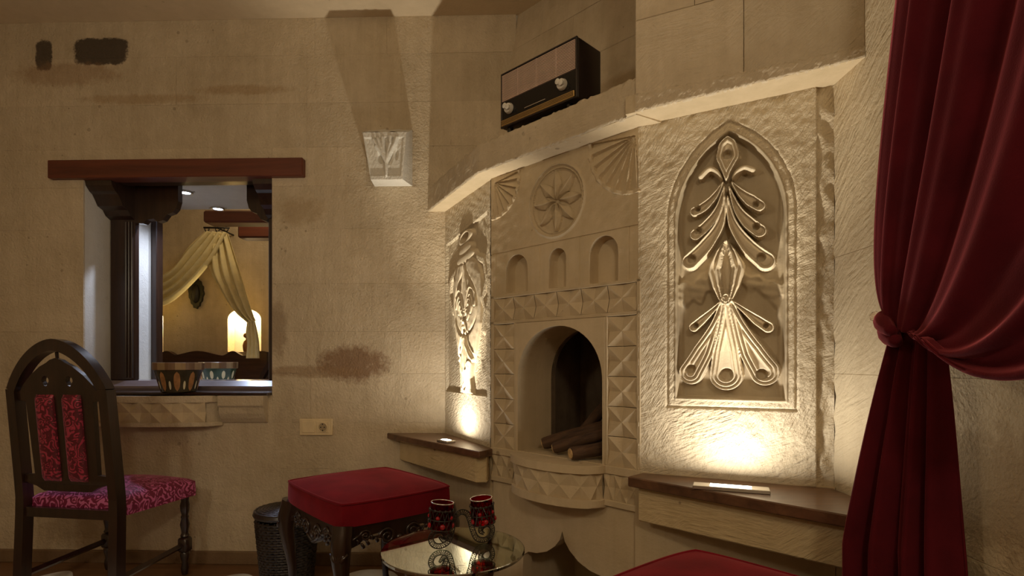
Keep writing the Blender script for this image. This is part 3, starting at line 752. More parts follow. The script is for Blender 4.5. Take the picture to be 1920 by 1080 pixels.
log('brown log resting beside the lowest one, split end at hearth front', (.318, .018, .684), (.545, .150, .772), .021, 2)
log('short log with a round pale cut end pointing out of the hearth', (.440, -.030, .686), (.530, .150, .706), .024, 3)
log('steep log leaning up over the others towards the firebox back', (.330, .185, .735), (.475, .245, .925), .023, 4)
log('topmost log lying slanted on the leaning one', (.455, .190, .955), (.520, .160, .872), .024, 5)

# ================================================================ WOODEN SHELVES, STONE APRONS, UPLIGHTS
ZS = .653
sl = obj('shelf', prism([(-.618, 2.768), (-.33, 2.760), (-.088, 2.280), (-.078, 2.262), (-.084, 2.248), (-.127, 2.182)][::-1], ZS-.028, ZS, bev=.003), 'shelf_wood')
tag(sl, 'triangular dark wooden corner shelf under the amphora carving', 'shelf')
sr_ = obj('shelf', prism([(.352, 1.706), (.412, 1.766), (.885, 1.548), (.885, 1.44), (.775, 1.262)][::-1], ZS-.030, ZS, bev=.003), 'shelf_wood')
tag(sr_, 'long dark wooden shelf under the peacock feather carving', 'shelf')
ap1 = obj('trim_1', prism([(-.555, 2.765), (-.33, 2.760), (-.092, 2.29), (-.100, 2.236), (-.145, 2.235)][::-1], .520, ZS-.028, bev=.004), 'apron'); tag(ap1, kind='structure')
ap2 = obj('trim_2', prism([(.385, 1.715), (.425, 1.75), (.885, 1.55), (.885, 1.44), (.795, 1.30)][::-1], .515, ZS-.030, bev=.004), 'apron'); tag(ap2, kind='structure')

def uplight(loc, rz, w_, d_, label, power, tilt, beam, cone):
    e = empty('uplight', loc, rz, label, 'lamp')
    obj('housing', mbox(-w_/2, w_/2, -d_/2, d_/2, 0, .010, bev=.0015), 'metal', e)
    obj('lens', mbox(-w_*.27, w_*.27, -d_*.27, d_*.27, .008, .0115), 'lamp_glow', e)
    l = light('AREA', 'uplight_light', (0, 0, .016), power, (1, .93, .80), w_*.5, d_*.5, rot=(PI, 0, 0)); l.parent = e
    l = light('SPOT', 'uplight_beam', (0, 0, .016), beam, (1, .90, .71), .012, rot=(PI+tilt, 0, 0), spot=math.radians(cone), blend=.8); l.parent = e
    return e
uplight((-.288, 2.446, ZS), math.radians(-52), .085, .045, 'small square uplight set into the triangular corner shelf', 2.1, 0, 42., 62)
uplight((.596, 1.527, ZS), math.radians(-21), .195, .050, 'long steel uplight set into the shelf under the feather carving', 2.4, 0, 34., 52)

# ================================================================ WINDOW OPENING: lintel, frame, sill
def onback(name, bm, mat, label, cat, **k):
    o = FB.place(obj(name, bm, mat, **k)); tag(o, label, cat); return o
onback('lintel_beam', mbox(-2.312, -1.027, -.035, .05, 1.918, 2.008, bev=.004), 'lintel', 'reddish brown wooden lintel beam above the wall opening', 'beam')
wf = FB.place(empty('window_frame', label='dark carved wooden frame with ogee brackets inside the wall opening', cat='window frame'))
U0, U1 = WU0+.002, WU1-.002
obj('header', mbox(U0, U1, .035, .13, 1.925, WZ1-.001, bev=.006), 'dark_wood', wf)
obj('header_rear', mbox(U0, U1, .13, .188, 1.945, WZ1-.001, bev=.004), 'dark_wood', wf)
for (a, b) in ((U0, U0+.135), (U1-.10, U1)):
    pst = obj('post', mbox(a, b, .175, .215, .905, 1.80, bev=.006), 'dark_wood', wf)
    bm = bmesh.new()
    for k in range(3): tube(bm, [(a+.09+.016*k, .174, .92), (a+.09+.016*k, .174, 1.75)], .007, 8)
    obj('post_moulding', bm, 'dark_wood', pst)
    # forward bracket (profile in y-z)
    prof = [(.006, 1.922), (.012, 1.895), (.035, 1.872), (.055, 1.862), (.072, 1.84), (.09, 1.812), (.125, 1.80), (.145, 1.775), (.175, 1.762), (.215, 1.762), (.215, 1.985), (.006, 1.985)]
    bm = bmesh.new(); aa = [bm.verts.new((a, y, z)) for y, z in prof]; bb = [bm.verts.new((b, y, z)) for y, z in prof]
    n = len(prof); bm.faces.new(aa); bm.faces.new(bb[::-1])
    for i in range(n): bm.faces.new((aa[i], aa[(i+1)%n], bb[(i+1)%n], bb[i]))
    obj('bracket', bm, 'dark_wood', wf)
def xbr(x0, sg, ln):
    base = [(0, 1.985), (0, 1.745), (.06, 1.742), (.085, 1.762), (.13, 1.768), (.16, 1.750), (.195, 1.760), (.225, 1.79), (.262, 1.800), (.285, 1.82), (.30, 1.86), (.30, 1.985)]
    pts = [(x0+sg*x*ln/.30, z) for x, z in base]
    obj('bracket', slab(pts if sg > 0 else pts[::-1], [], .176, .214), 'dark_wood', wf)
xbr(U0+.135, 1, .235); xbr(U1, -1, .215)
# bottom rail with chamfer that catches the spots
prof = [(.115, .868), (.115, .878), (.150, .905), (.28, .908), (.28, .84), (.125, .84)]
bm = bmesh.new(); aa = [bm.verts.new((U0, y, z)) for y, z in prof]; bb = [bm.verts.new((U1, y, z)) for y, z in prof]; n = len(prof)
bm.faces.new(aa); bm.faces.new(bb[::-1])
for i in range(n): bm.faces.new((aa[i], aa[(i+1)%n], bb[(i+1)%n], bb[i]))
obj('bottom_rail', bm, 'rail', wf)
onback('sill_board', mbox(U0, U1, -.045, .113, WZ0+.001, WZ0+.016, bev=.003), 'dark_wood', 'dark wooden sill board of the wall opening, above the carved stone apron', 'sill')
# inner ledge of the thick wall and the soffit with spots
ins_ = FB.place(obj('trim_inner_sill', mbox(U0, U1, .28, .62, .80, .858), 'reveal')); tag(ins_, kind='structure')
sof = FB.place(obj('trim_soffit', mbox(U0, U1, .19, .68, WZ1-.034, WZ1+.03), 'reveal')); tag(sof, kind='structure')
rf = FB.place(obj('door_frame', mbox(U0, U0+.035, .50, .56, .858, 1.84, bev=.004), 'dark_wood')); tag(rf, 'narrow reddish brown frame post on the bedroom side of the opening', 'frame post')
for (x, y, lb) in ((-1.833, .318, 'bright round spotlight in the soffit close to the header beam'), (-1.833, .648, 'bright round spotlight in the soffit towards the bedroom')):
    e = empty('spotlight', FB.place(bpy.data.objects.new('t', None)).matrix_basis @ Vector((x, y, WZ1-.034)), 0, lb, 'lamp')
    bm = bmesh.new(); tube(bm, [(.034*math.cos(t), .034*math.sin(t), -.004) for t in np.linspace(0, 2*PI, 25)[:-1]], .007, 8, closed=True); obj('ring', bm, 'metal', e, smooth=True)
    bm = bmesh.new(); lathe(bm, [(.027, -.006), (.027, -.001)], 20); obj('lens', bm, 'led_glow', e)
    for s in (-1, 1): obj('spring_clip', mbox(s*.048-.006, s*.048+.006, -.006, .006, -.004, 0, bev=.001), 'metal', e)
    l = light('SPOT', 'spotlight_light', (0, 0, -.012), 23., (.62, .74, 1), .02, spot=math.radians(140), blend=.7); l.parent = e
# carved stone apron under the sill
ca = FB.place(empty('sill_apron', label='bowed stone apron with carved crosses under the opening sill', cat='stone apron'))
def bow(x): t = (x+1.80)/.36; return -.01-.085*math.sqrt(max(0, 1-t*t))
xs = [-2.16+.72*i/24 for i in range(25)]
obj('apron_core', prism([(x, min(bow(x)+.016, .012)) for x in xs]+[(-1.44, .012), (-2.16, .012)], .70, WZ0), 'back', ca)
obj('apron_lip', prism([(x, bow(x)) for x in xs]+[(-1.44, .012), (-2.16, .012)], .688, .708, bev=.002), 'back', ca)
obj('apron_top', prism([(x, bow(x)) for x in xs]+[(-1.44, .012), (-2.16, .012)], .805, WZ0, bev=.002), 'back', ca)
for i in range(6):
    x0 = -2.10+i*.10; x1 = x0+.10; a = (x0, bow(x0)); b = (x1, bow(x1))
    t_ = inst('carved_tile', tile, ca, (a[0], a[1], .708), rot=(0, 0, math.atan2(b[1]-a[1], b[0]-a[0])), scale=(math.hypot(b[0]-a[0], b[1]-a[1]), .014, .097))
prof = [(-.055, WZ0), (-.055, .79), (-.045, .78), (-.04, .75), (-.028, .725), (-.012, .705), (.012, .70), (.012, WZ0)]
bm = bmesh.new(); aa = [bm.verts.new((-1.44, y, z)) for y, z in prof]; bb = [bm.verts.new((-1.215, y, z)) for y, z in prof]; n = len(prof)
bm.faces.new(aa); bm.faces.new(bb[::-1])
for i in range(n): bm.faces.new((aa[i], aa[(i+1)%n], bb[(i+1)%n], bb[i]))
obj('moulded_end', bm, 'back', ca)

# carved corbel on the back wall
cb = FB.place(empty('corbel', label='pale carved stone corbel with a leafy sprig on the back wall', cat='corbel'))
x0, x1, y1 = -.700, -.492, -.135
bm = bmesh.new()
v = [bm.verts.new(p) for p in ((x0+.035, y1+.012, 1.866), (x1-.022, y1+.012, 1.866), (x1, .0, 1.872), (x0+.02, .0, 1.872), (x0, y1, 2.085), (x1, y1, 2.085), (x1, .0, 2.15), (x0, .0, 2.15))]
for f in ((0,3,2,1), (4,5,6,7), (1,2,6,5), (2,3,7,6), (3,0,4,7)): bm.faces.new([v[i] for i in f])
bmesh.ops.subdivide_edges(bm, edges=bm.edges[:], cuts=5, use_grid_fill=True)
for q in bm.verts:
    if q.co.z > 2.075: q.co += Vector((0, 0, .010*mnoise.noise(q.co*45)))
obj('corbel_block', bm, 'white_stone', cb)
def cor_h(U, Z):
    h = nzf(U, Z, 150, 31)*.0008
    edge = (Z < .195) & (Z > .02) & (U > .018) & (U < .982-.04)
    h = np.where(edge, h-.008, h)
    sprig = [[(.5, .02), (.5, .075), (.50, .09)], [(.5, .08), (.40, .125), (.28, .155)], [(.49, .085), (.41, .14), (.34, .19)], [(.49, .09), (.45, .15), (.45, .195)],
             [(.5, .08), (.60, .12), (.73, .165), (.78, .195)], [(.52, .09), (.58, .14), (.63, .17), (.62, .20)], [(.35, .14), (.27, .17), (.24, .185)]]
    WU = .2
    for s in sprig:
        d = segd(U*WU, Z, [(a*WU, b) for a, b in s]); h = np.maximum(h, np.where(d < .010, -.008+.016*np.sqrt(np.clip(1-(d/.010)**2, 0, 1)), -9))
    for (cx_, cz, rx, rz) in ((.60, .115, .10, .045), (.36, .105, .10, .03), (.78, .12, .05, .03)):
        e = ((U-cx_)/rx)**2+((Z-cz)/rz)**2; h = np.where((e < 1) & (h < -.004), h-.012*(1-e), h)
    return h
hfm = heightfield(0, 1, 0, .219, .004, lambda U, Z: cor_h(U, Z))[0] if False else None
nu, nz = 70, 74
U, Z = np.meshgrid(np.linspace(0, 1, nu), np.linspace(0, .219, nz)); H = cor_h(U, Z); H[:, 0] = H[:, -1] = 0; H[0] = H[-1] = 0
t = Z/.219; XL = x0+.035*(1-t); XR = x1-.022*(1-t)
P = np.stack([XL+(XR-XL)*U, y1+.012*(1-t)-H, 1.866+Z], -1)
obj('sprig_carving', grid_mesh(P), 'white_stone', cb, smooth=True)

# socket
sk = FB.place(empty('wall_socket', label='cream double wall plate with a round power socket', cat='wall socket'))
sx0, sx1, sz0, sz1 = -1.053, -.888, .640, .722
obj('plate', mbox(sx0, sx1, -.011, .0, sz0, sz1, bev=.003), 'plastic', sk)
obj('blank_insert', mbox(sx0+.014, -.974, -.014, -.008, sz0+.013, sz1-.013, bev=.002), 'plastic', sk)
ins2 = obj('socket_insert', mbox(-.968, sx1-.014, -.013, -.008, sz0+.013, sz1-.013, bev=.002), 'plastic', sk)
cxs = (-.968+sx1-.014)/2; czs = (sz0+sz1)/2
bm = bmesh.new(); tube(bm, [(cxs+.022*math.cos(t), -.014, czs+.022*math.sin(t)) for t in np.linspace(0, 2*PI, 29)[:-1]], .0025, 6, closed=True, up=(0, 1, 0)); obj('socket_ring', bm, 'plastic', ins2, smooth=True)
bm = bmesh.new(); lathe(bm, [(.020, 0), (.020, .0015)], 24, Matrix.Translation((cxs, -.0128, czs)) @ Matrix.Rotation(PI/2, 4, 'X')); obj('socket_well', bm, plain('socket_well', (.38, .29, .17), .5), ins2)
bm = bmesh.new()
for s in (-1, 1): lathe(bm, [(.003, 0), (.003, .002)], 10, Matrix.Translation((cxs+s*.009, -.0145, czs)) @ Matrix.Rotation(PI/2, 4, 'X'))
box(bm, cxs-.002, cxs+.002, -.0165, -.0135, czs+.012, czs+.019); box(bm, cxs-.002, cxs+.002, -.0165, -.0135, czs-.019, czs-.012)
obj('contact', bm, 'iron', ins2)

# ================================================================ BOWLS
def bowl(loc, rt, rb, h, label, body, pets, rot=0):
    e = empty('painted_bowl', loc, rot, label, 'bowl', 'painted pottery bowls at the opening')
    bm = bmesh.new()
    lathe(bm, [(rb*.9, 0), (rb, .004), (rb+(rt-rb)*.8, h*.74), (rt*.985, h*.76), (rt*.985, h*.77), (rt*.93, h*.77), (rb*.85, .012), (.001, .011)], 40, cap=False)
    b0 = bm.faces.new([v for v in bm.verts if v.co.z < 1e-6]) if False else None
    obj('body', bm, body, e, smooth=True, angle=40)
    bm = bmesh.new(); n = 48
    for i in range(n):
        a0, a1 = 2*PI*i/n, 2*PI*(i+1)/n
        r0 = rt*(1+.012*math.cos(8*a0)); r1 = rt*(1+.012*math.cos(8*a1))
        vs = []
        for (r, z) in ((.97, .745), (1., .76), (1.01, .985), (.99, 1.), (.93, 1.), (.92, .75)):
            vs.append((bm.verts.new((r0*r*math.cos(a0), r0*r*math.sin(a0), h*z)), bm.verts.new((r1*r*math.cos(a1), r1*r*math.sin(a1), h*z))))
        for k in range(6):
            p, q2 = vs[k], vs[(k+1)%6]; f = bm.faces.new((p[0], p[1], q2[1], q2[0])); f.material_index = 2 if k == 3 else (0 if (i//3) % 2 else 1)
    bmesh.ops.remove_doubles(bm, verts=bm.verts[:], dist=1e-5)
    obj('rim', bm, ['rim_light', 'rim_brown', 'petal_pale'], e)
    for (m_, n_, z0, z1, wd, ph) in pets:
        for i in range(n_):
            bm = bmesh.new(); a = 2*PI*i/n_+ph; rows = []
            for j in range(9):
                t = j/8; z = h*(z0+(z1-z0)*t); hw = wd*math.sqrt(max(1e-4, 1-(2*t-1)**2))
                r = rb+(rt-rb)*.8*(z-.004)/(h*.74-.004)+.0012
                rows.append([bm.verts.new((r*math.cos(a+hw*s), r*math.sin(a+hw*s), z)) for s in (-1, -.5, 0, .5, 1)])
            for p, q2 in zip(rows, rows[1:]):
                for k in range(4): bm.faces.new((p[k], p[k+1], q2[k+1], q2[k]))
            obj('painted_petal', bm, m_, e, smooth=True)
    return e
bowl((-1.655, 2.782, WZ0+.016), .112, .078, .147, 'painted bowl with ochre petals standing on the dark sill edge', 'bowl_dark', [('petal_orange', 9, .05, .70, .15, .28), ('petal_pale', 9, .10, .40, .06, .28+PI/9)])
bowl((-1.745, 3.33, .858), .103, .072, .145, 'green painted bowl with pale leaves behind the frame rail', 'bowl_green', [('petal_pale', 9, .32, .66, .11, .1), ('petal_pale', 9, .12, .42, .07, .45)], .5)

# ================================================================ RADIO
R0, R1 = Vector((-.0417, 2.127)), Vector((.219, 1.871)); rw = (R1-R0).length; ra = math.atan2(R1.y-R0.y, R1.x-R0.x); ZR = 1.887; RH = .207; RD = .135
rd = empty('radio', (R0.x, R0.y, ZL1), ra, 'vintage dark wooden radio with ribbed grille and two ivory knobs on the ledge', 'radio'); zo = ZR-ZL1
obj('cabinet', mbox(0, rw, .004, RD, zo, zo+RH, bev=.007, seg=3), 'radio_body', rd, smooth=True, angle=40)
bm = bmesh.new()
box(bm, 0, rw, -.004, .006, zo+RH-.009, zo+RH, bev=.003); box(bm, 0, .008, -.004, .006, zo, zo+RH, bev=.003); box(bm, rw-.008, rw, -.004, .006, zo, zo+RH, bev=.003); box(bm, 0, rw, -.004, .006, zo, zo+.006, bev=.002)
obj('front_frame', bm, 'radio_body', rd)
g0, g1 = zo+.098, zo+RH-.009
obj('speaker_cloth', mbox(.008, rw-.008, .001, .005, g0, g1), 'cloth', rd)
bm = bmesh.new(); n = 19
for i in range(n):
    z = g0+(g1-g0)*(i+.5)/n; box(bm, .008, rw-.008, -.003, .002, z-.0014, z+.0014)
tag(obj('grille_slats', bm, 'slat', rd), kind='stuff')
for f in (.25, .5, .75): obj('grille_bar', mbox(rw*f-.0012, rw*f+.0012, -.0034, .001, g0, g1), 'slat', rd)
obj('dial_panel', mbox(.008, rw-.008, -.001, .005, zo+.024, g0-.001), 'radio_black', rd)
st = obj('brass_strip', mbox(.004, rw-.012, -.005, .004, zo+.006, zo+.028, bev=.002), 'gold', rd)
bm = bmesh.new()
for z in (.012, .017, .022): box(bm, .006, rw-.014, -.0056, -.003, zo+z-.0008, zo+z+.0008)
obj('strip_groove', bm, 'radio_body', st)
obj('dial_pointer', mbox(.125, .225, -.004, .0, zo+.038, zo+.0405), 'silver_rim', rd)
for x in (.048, rw-.062):
    k = obj('knob', lathe(bmesh.new(), [(.019, 0), (.020, .004), (.017, .014), (.013, .016)], 24, Matrix.Translation((x, -.001, zo+.062)) @ Matrix.Rotation(PI/2, 4, 'X')), 'knob', rd, smooth=True, angle=40)
    bm = bmesh.new(); lathe(bm, [(.010, 0), (.010, .008), (.007, .010)], 18, Matrix.Translation((x-.006, -.017, zo+.068)) @ Matrix.Rotation(PI/2, 4, 'X'))
    lathe(bm, [(.010, 0), (.010, .008), (.007, .010)], 18, Matrix.Translation((x+.008, -.017, zo+.060)) @ Matrix.Rotation(PI/2, 4, 'X')); obj('knob_grip', bm, 'knob', k, smooth=True, angle=40)
for (x, y) in ((.03, .02), (rw-.05, .02), (.03, RD-.03), (rw-.05, RD-.03)):
    obj('foot', lathe(bmesh.new(), [(.010, 0), (.012, .004), (.012, zo+.004)], 14, Matrix.Translation((x, y, 0))), 'radio_black', rd)

# ================================================================ CHAIR
def turned(bm, x, y, z1, s=1.):
    prof = [(.012, 0), (.015, .012), (.017, .03), (.013, .06), (.019, .085), (.021, .10), (.015, .108)]
    lathe(bm, [(r*s, z) for r, z in prof], 16, Matrix.Translation((x, y, 0)))
    up = [(.014, .172), (.020, .182), (.014, .195), (.016, .21), (.021, .235), (.015, .262), (.018, .27), (.014, .28), (.019, .30), (.021, .325), (.016, .345), (.020, z1)]
    lathe(bm, [(r*s, z) for r, z in up], 16, Matrix.Translation((x, y, 0)))
    box(bm, x-.024*s, x+.024*s, y-.024*s, y+.024*s, .106, .174, bev=.008)
def make_chair(loc, rz, label):
    e = empty('dining_chair', loc, rz, label, 'chair')
    wd = 'chair_wood'; hw = .212
    # back posts leaning back, joined by a pointed arch
    def ly(z): return -.20-.10*max(0, z-.45)-.05*max(0, .36-z)**1.0*.6
    for s in (-1, 1):
        bm = bmesh.new(); n = 14; rings = []
        for i in range(n+1):
            z = .0+(.885)*i/n; y = ly(z); x = s*(hw+.006-.012*(z-.4)); a, b = .0195, .022
            rings.append([bm.verts.new(q) for q in ((x-a, y-b, z), (x+a, y-b, z), (x+a, y+b, z), (x-a, y+b, z))])
        for p, q in zip(rings, rings[1:]):
            for k in range(4): bm.faces.new((p[k], p[(k+1)%4], q[(k+1)%4], q[k]))
        bm.faces.new(rings[0][::-1]); bm.faces.new(rings[-1]); obj('back_leg', bm, wd, e)
    # arch top rail
    bm = bmesh.new(); rings = []
    def arcx(t):     # t -1..1 ; pointed arch centreline
        a = abs(t); x = hw*math.sin(min(1, a)*PI/2*.93)/math.sin(PI/2*.93)*.35+hw*a*.65; z = .88+.182*(1-a**1.75)
        return math.copysign(x, t), z
    ts = np.linspace(-1, 1, 33)
    for i, t in enumerate(ts):
        x, z = arcx(t); xa, za = arcx(max(-1, t-.03)); xb, zb = arcx(min(1, t+.03)); d = Vector((xb-xa, 0, zb-za)).normalized(); nrm = Vector((-d.z, 0, d.x))
        wv = .0195+.004*(1-abs(t)); c = Vector((x, ly(z), z))
        rings.append([bm.verts.new(c+nrm*wv+Vector((0, q, 0))) for q in (-.021, .021)]+[bm.verts.new(c-nrm*wv+Vector((0, q, 0))) for q in (.021, -.021)])
    for p, q in zip(rings, rings[1:]):
        for k in range(4): bm.faces.new((p[k], p[(k+1)%4], q[(k+1)%4], q[k]))
    bm.faces.new(rings[0][::-1]); bm.faces.new(rings[-1]); obj('top_rail', bm, wd, e, smooth=True, angle=40)
    # solid back splat with two drop holes, following the lean
    top = [(-.175, .862), (-.16, .885), (-.12, .925), (-.075, .958), (-.045, .972), (-.025, .985), (0, .992), (.025, .985), (.045, .972), (.075, .958), (.12, .925), (.16, .885), (.175, .862)]
    top = [(x, z+.018) for x, z in top]
    out = [(-.110, .470), (-.145, .49), (-.20, .505), (-.20, .535), (-.146, .54), (-.155, .835), (-.20, .842), (-.20, .87)]+top+[(.20, .87), (.20, .842), (.155, .835), (.146, .54), (.20, .535), (.20, .505), (.145, .49), (.110, .470)]
    holes = []
    for s in (-1, 1): holes.append([(s*.055+x*.017, .918+z*.021) for x, z in ((math.cos(a)*(1 if math.sin(a) > -.3 else .7), math.sin(a)) for a in np.linspace(0, 2*PI, 15)[:-1])])
    bm = slab(out, holes, -.010, .010)
    for v in bm.verts: v.co.y += ly(v.co.z)
    obj('splat', bm, wd, e)
    bm = bmesh.new(); tube(bm, [(0, ly(.98), .985), (0, ly(1.03), 1.035)], .006, 8); obj('finial_pin', bm, wd, e)
    bm = bmesh.new()
    for z in (.515, ): box(bm, -.20, .20, ly(z)-.010, ly(z)+.010, z-.015, z+.015, bev=.003)
    obj('lower_rail', bm, wd, e)
    # upholstered strips on the splat
    for s in (-1, 1):
        P = []; m_, n_ = 25, 9
        for i in range(m_):
            row = []
            t = i/(m_-1); z = .512+.352*t; hwid = .041
            for j in range(n_):
                a = PI*j/(n_-1); x = s*.062+hwid*math.cos(a)*-1; bul = .020*math.sin(a)**.6*min(1, math.sin(PI*min(1, max(0, t)))*6+.001)**.5
                row.append((x, ly(z)-.010-bul, z))
            P.append(row)
        pd = obj('back_pad', grid_mesh(np.array(P)), 'damask', e, smooth=True)
        Q = np.array(P); Q[:, :, 1] = 2*np.array([[ly(z) for z in r] for r in Q[:, :, 2]])-Q[:, :, 1]; obj('front_pad', grid_mesh(Q[:, ::-1]), 'damask', e, smooth=True)
    # seat: padded trapezoid
    n_ = 25; P = []
    def edge(v):     # half width along depth
        return .205+.030*v
    Pt = np.zeros((n_, n_, 3)); 
    for i in range(n_):
        for j in range(n_):
            v = i/(n_-1); u = j/(n_-1)*2-1; sq = lambda q: q
            y = -.185+.40*v; x = edge(v)*u
            e_ = max(abs(u), abs(2*v-1)); dome = .030*(1-u*u)*(1-(2*v-1)**2)**.7
            rim = -.014*max(0, (e_-.86)/.14)**2
            y += .014*(1-u*u)*(1 if v > .5 else 0)*((v-.5)*2)**2
            Pt[i, j] = (x, y, .446+dome+rim)
    bm = bmesh.new(); bm.from_mesh(grid_mesh(Pt))
    bnd = [e2 for e2 in bm.edges if e2.is_boundary]; r = bmesh.ops.extrude_edge_only(bm, edges=bnd)
    nv = [g for g in r['geom'] if isinstance(g, bmesh.types.BMVert)]
    for v in nv: v.co.z = .40; v.co.x *= 1.012
    bnd = [g for g in r['geom'] if isinstance(g, bmesh.types.BMEdge) and g.is_boundary]; r = bmesh.ops.extrude_edge_only(bm, edges=bnd)
    nv2 = [g for g in r['geom'] if isinstance(g, bmesh.types.BMVert)]
    for v in nv2: v.co.z = .365
    bmesh.ops.contextual_create(bm, geom=[g for g in r['geom'] if isinstance(g, bmesh.types.BMEdge) and g.is_boundary])
    obj('seat', bm, 'damask_seat', e, smooth=True, angle=50)
    for s in (-1, 1):
        bm = bmesh.new(); turned(bm, s*.205, .185, .368); obj('front_leg', bm, wd, e, smooth=True, angle=45)
        bm = bmesh.new(); tube(bm, [(s*.205, .17, .14), (s*(hw+.004), ly(.12), .118)], .0135, 4); obj('side_stretcher', bm, wd, e)
    bm = bmesh.new(); box(bm, -hw+.01, hw-.01, -.215, -.19, .362, .40); obj('rear_seat_rail', bm, wd, e)
    return e
make_chair((-1.765, 2.475, .0085), math.radians(-9), 'dark wooden chair with crimson damask pads and seat, seen from behind below the opening')
ch2 = make_chair((-1.83, 4.05, .0), math.radians(158), 'dark wooden chair beyond the opening, standing in front of the bed')

# ================================================================ STOOLS
def make_stool(loc, rz, label):
    e = empty('velvet_stool', loc, rz, label, 'stool', 'red velvet stools'); wd = 'chair_wood'
    sxh, syh = .255, .218; z0, z1 = .452, .528
    # cushion: rounded rectangle grid with dome, then skirt
    n_ = 29; Pt = np.zeros((n_, n_, 3))
    for i in range(n_):
        for j in range(n_):
            u = j/(n_-1)*2-1; v = i/(n_-1)*2-1
            k = .045*(u*u*v*v)**2; bowx = 1+.03*(1-v*v); bowy = 1+.03*(1-u*u)
            x = sxh*u*(bowx-k); y = syh*v*(bowy-k); d = .022*(1-u**4)*(1-v**4)
            Pt[i, j] = (x, y, z1+d)
    bm = bmesh.new(); bm.from_mesh(grid_mesh(Pt))
    bnd = [q for q in bm.edges if q.is_boundary]
    for (dz, sc) in ((-.010, 1.012), (-.04, 1.005), (-.076, 1.0)):
        r = bmesh.ops.extrude_edge_only(bm, edges=bnd); nv = [g for g in r['geom'] if isinstance(g, bmesh.types.BMVert)]
        for v in nv:
            b_ = (v.co.x, v.co.y); v.co.z = z1+dz-.008*(1-max(abs(v.co.x/sxh), abs(v.co.y/syh))); v.co.x *= sc; v.co.y *= sc
        bnd = [g for g in r['geom'] if isinstance(g, bmesh.types.BMEdge) and g.is_boundary]
    bmesh.ops.contextual_create(bm, geom=bnd)
    cu = obj('cushion', bm, 'velvet', e, smooth=True, angle=55)
    loop = [Pt[0, j] for j in range(n_)]+[Pt[i, -1] for i in range(1, n_)]+[Pt[-1, j] for j in range(n_-2, -1, -1)]+[Pt[i, 0] for i in range(n_-2, 0, -1)]
    bm = bmesh.new(); tube(bm, [Vector(p)*1.004+Vector((0, 0, -.003)) for p in loop], .0045, 6, closed=True); obj('welt', bm, 'velvet', cu, smooth=True)
    # aprons with scalloped lower edge and carved scrolls
    for k in range(4):
        half = (sxh if k % 2 == 0 else syh)*.90; off = (syh if k % 2 == 0 else sxh)*.93
        base = [(-1, .455), (1, .455), (1, .375), (.80, .385), (.70, .398), (.62, .392), (.52, .410), (.40, .412), (.33, .392), (.20, .362), (.10, .350), (0, .345)]
        pts = [(x*half, z) for x, z in base]+[(-x*half, z) for x, z in base[3:-1][::-1]]+[(-half, .375)]
        bm = slab(pts, [], -off-.010, -off+.012); bm.transform(Matrix.Rotation(k*PI/2, 4, 'Z'))
        apn = obj('apron', bm, wd, e)
        bm = bmesh.new()
        for s in (-1, 1):
            sp = [(s*(.05+.03*math.cos(a)*(1-a/13)), -off-.012, .395+.03*math.sin(a)*(1-a/13)) for a in np.linspace(0, 11, 34)]
            tube(bm, sp, .0055, 6, up=(0, 1, 0))
            sp = [(s*(.13+.022*math.cos(a)*(1-a/13)), -off-.012, .412+.02*math.sin(a)*(1-a/13)) for a in np.linspace(0, 11, 30)]
            tube(bm, sp, .0045, 6, up=(0, 1, 0))
            for q in range(5): tube(bm, [(s*(.085+.017*q), -off-.011, .385+.012*math.sin(q*1.7)), (s*(.095+.017*q), -off-.015, .40+.012*math.sin(q*1.7))], [.007, .004], 6)
            tube(bm, [(s*x, -off-.011, z) for x, z in ((.0, .352), (.04, .368), (.075, .40), (.11, .40), (.15, .418), (.19, .40))], .005, 6)
        lathe(bm, [(.002, .008), (.012, .005), (.016, 0)], 12, Matrix.Translation((0, -off-.009, .38)) @ Matrix.Rotation(PI/2, 4, 'X'))
        bm.transform(Matrix.Rotation(k*PI/2, 4, 'Z')); obj('carved_scroll', bm, wd, apn, smooth=True)
    # cabriole legs
    for (a, b) in ((1, 1), (1, -1), (-1, 1), (-1, -1)):
        cx_, cy_ = a*sxh*.90, b*syh*.90; d = Vector((a, b, 0)).normalized()
        prof = [(0, .030, .020), (.02, .034, .017), (.06, .018, .013), (.12, .002, .0135), (.20, .006, .017), (.28, .020, .023), (.34, .030, .029), (.39, .028, .033), (.43, .016, .034), (.455, .010, .034)]
        pts = [Vector((cx_, cy_, z))+d*o for z, o, r in prof]; bm = bmesh.new(); tube(bm, pts, [r for z, o, r in prof], 12)
        lg_ = obj('leg', bm, wd, e, smooth=True, angle=60)
        bm = bmesh.new(); sd = Vector((-d.y, d.x, 0))
        for q in range(7):
            a_ = -1.3+q*.43; c = Vector((cx_, cy_, .36))+d*(.030+.024)
            tube(bm, [c+Vector((0, 0, -.03))-d*.008, c+sd*.016*math.sin(a_)+Vector((0, 0, .0))+d*.003, c+sd*.030*math.sin(a_)+Vector((0, 0, .022*math.cos(a_)+.01))-d*.008], [.003, .006, .004], 6)
        tube(bm, [c+Vector((0, 0, -.03))-d*.007, c+Vector((0, 0, -.06))-d*.015, c+Vector((0, 0, -.10))-d*.024], [.007, .005, .002], 6)
        obj('knee_carving', bm, wd, lg_, smooth=True)
    return e
make_stool((-.555, 2.145, .0095), math.radians(-49), 'red velvet stool with carved cabriole legs, beside the wicker basket')
make_stool((.450+.643*.255-.766*.218+.012, 1.433-.766*.255-.643*.218-.012, 0), math.radians(-50), 'red velvet stool in front of the shelf under the feather carving')

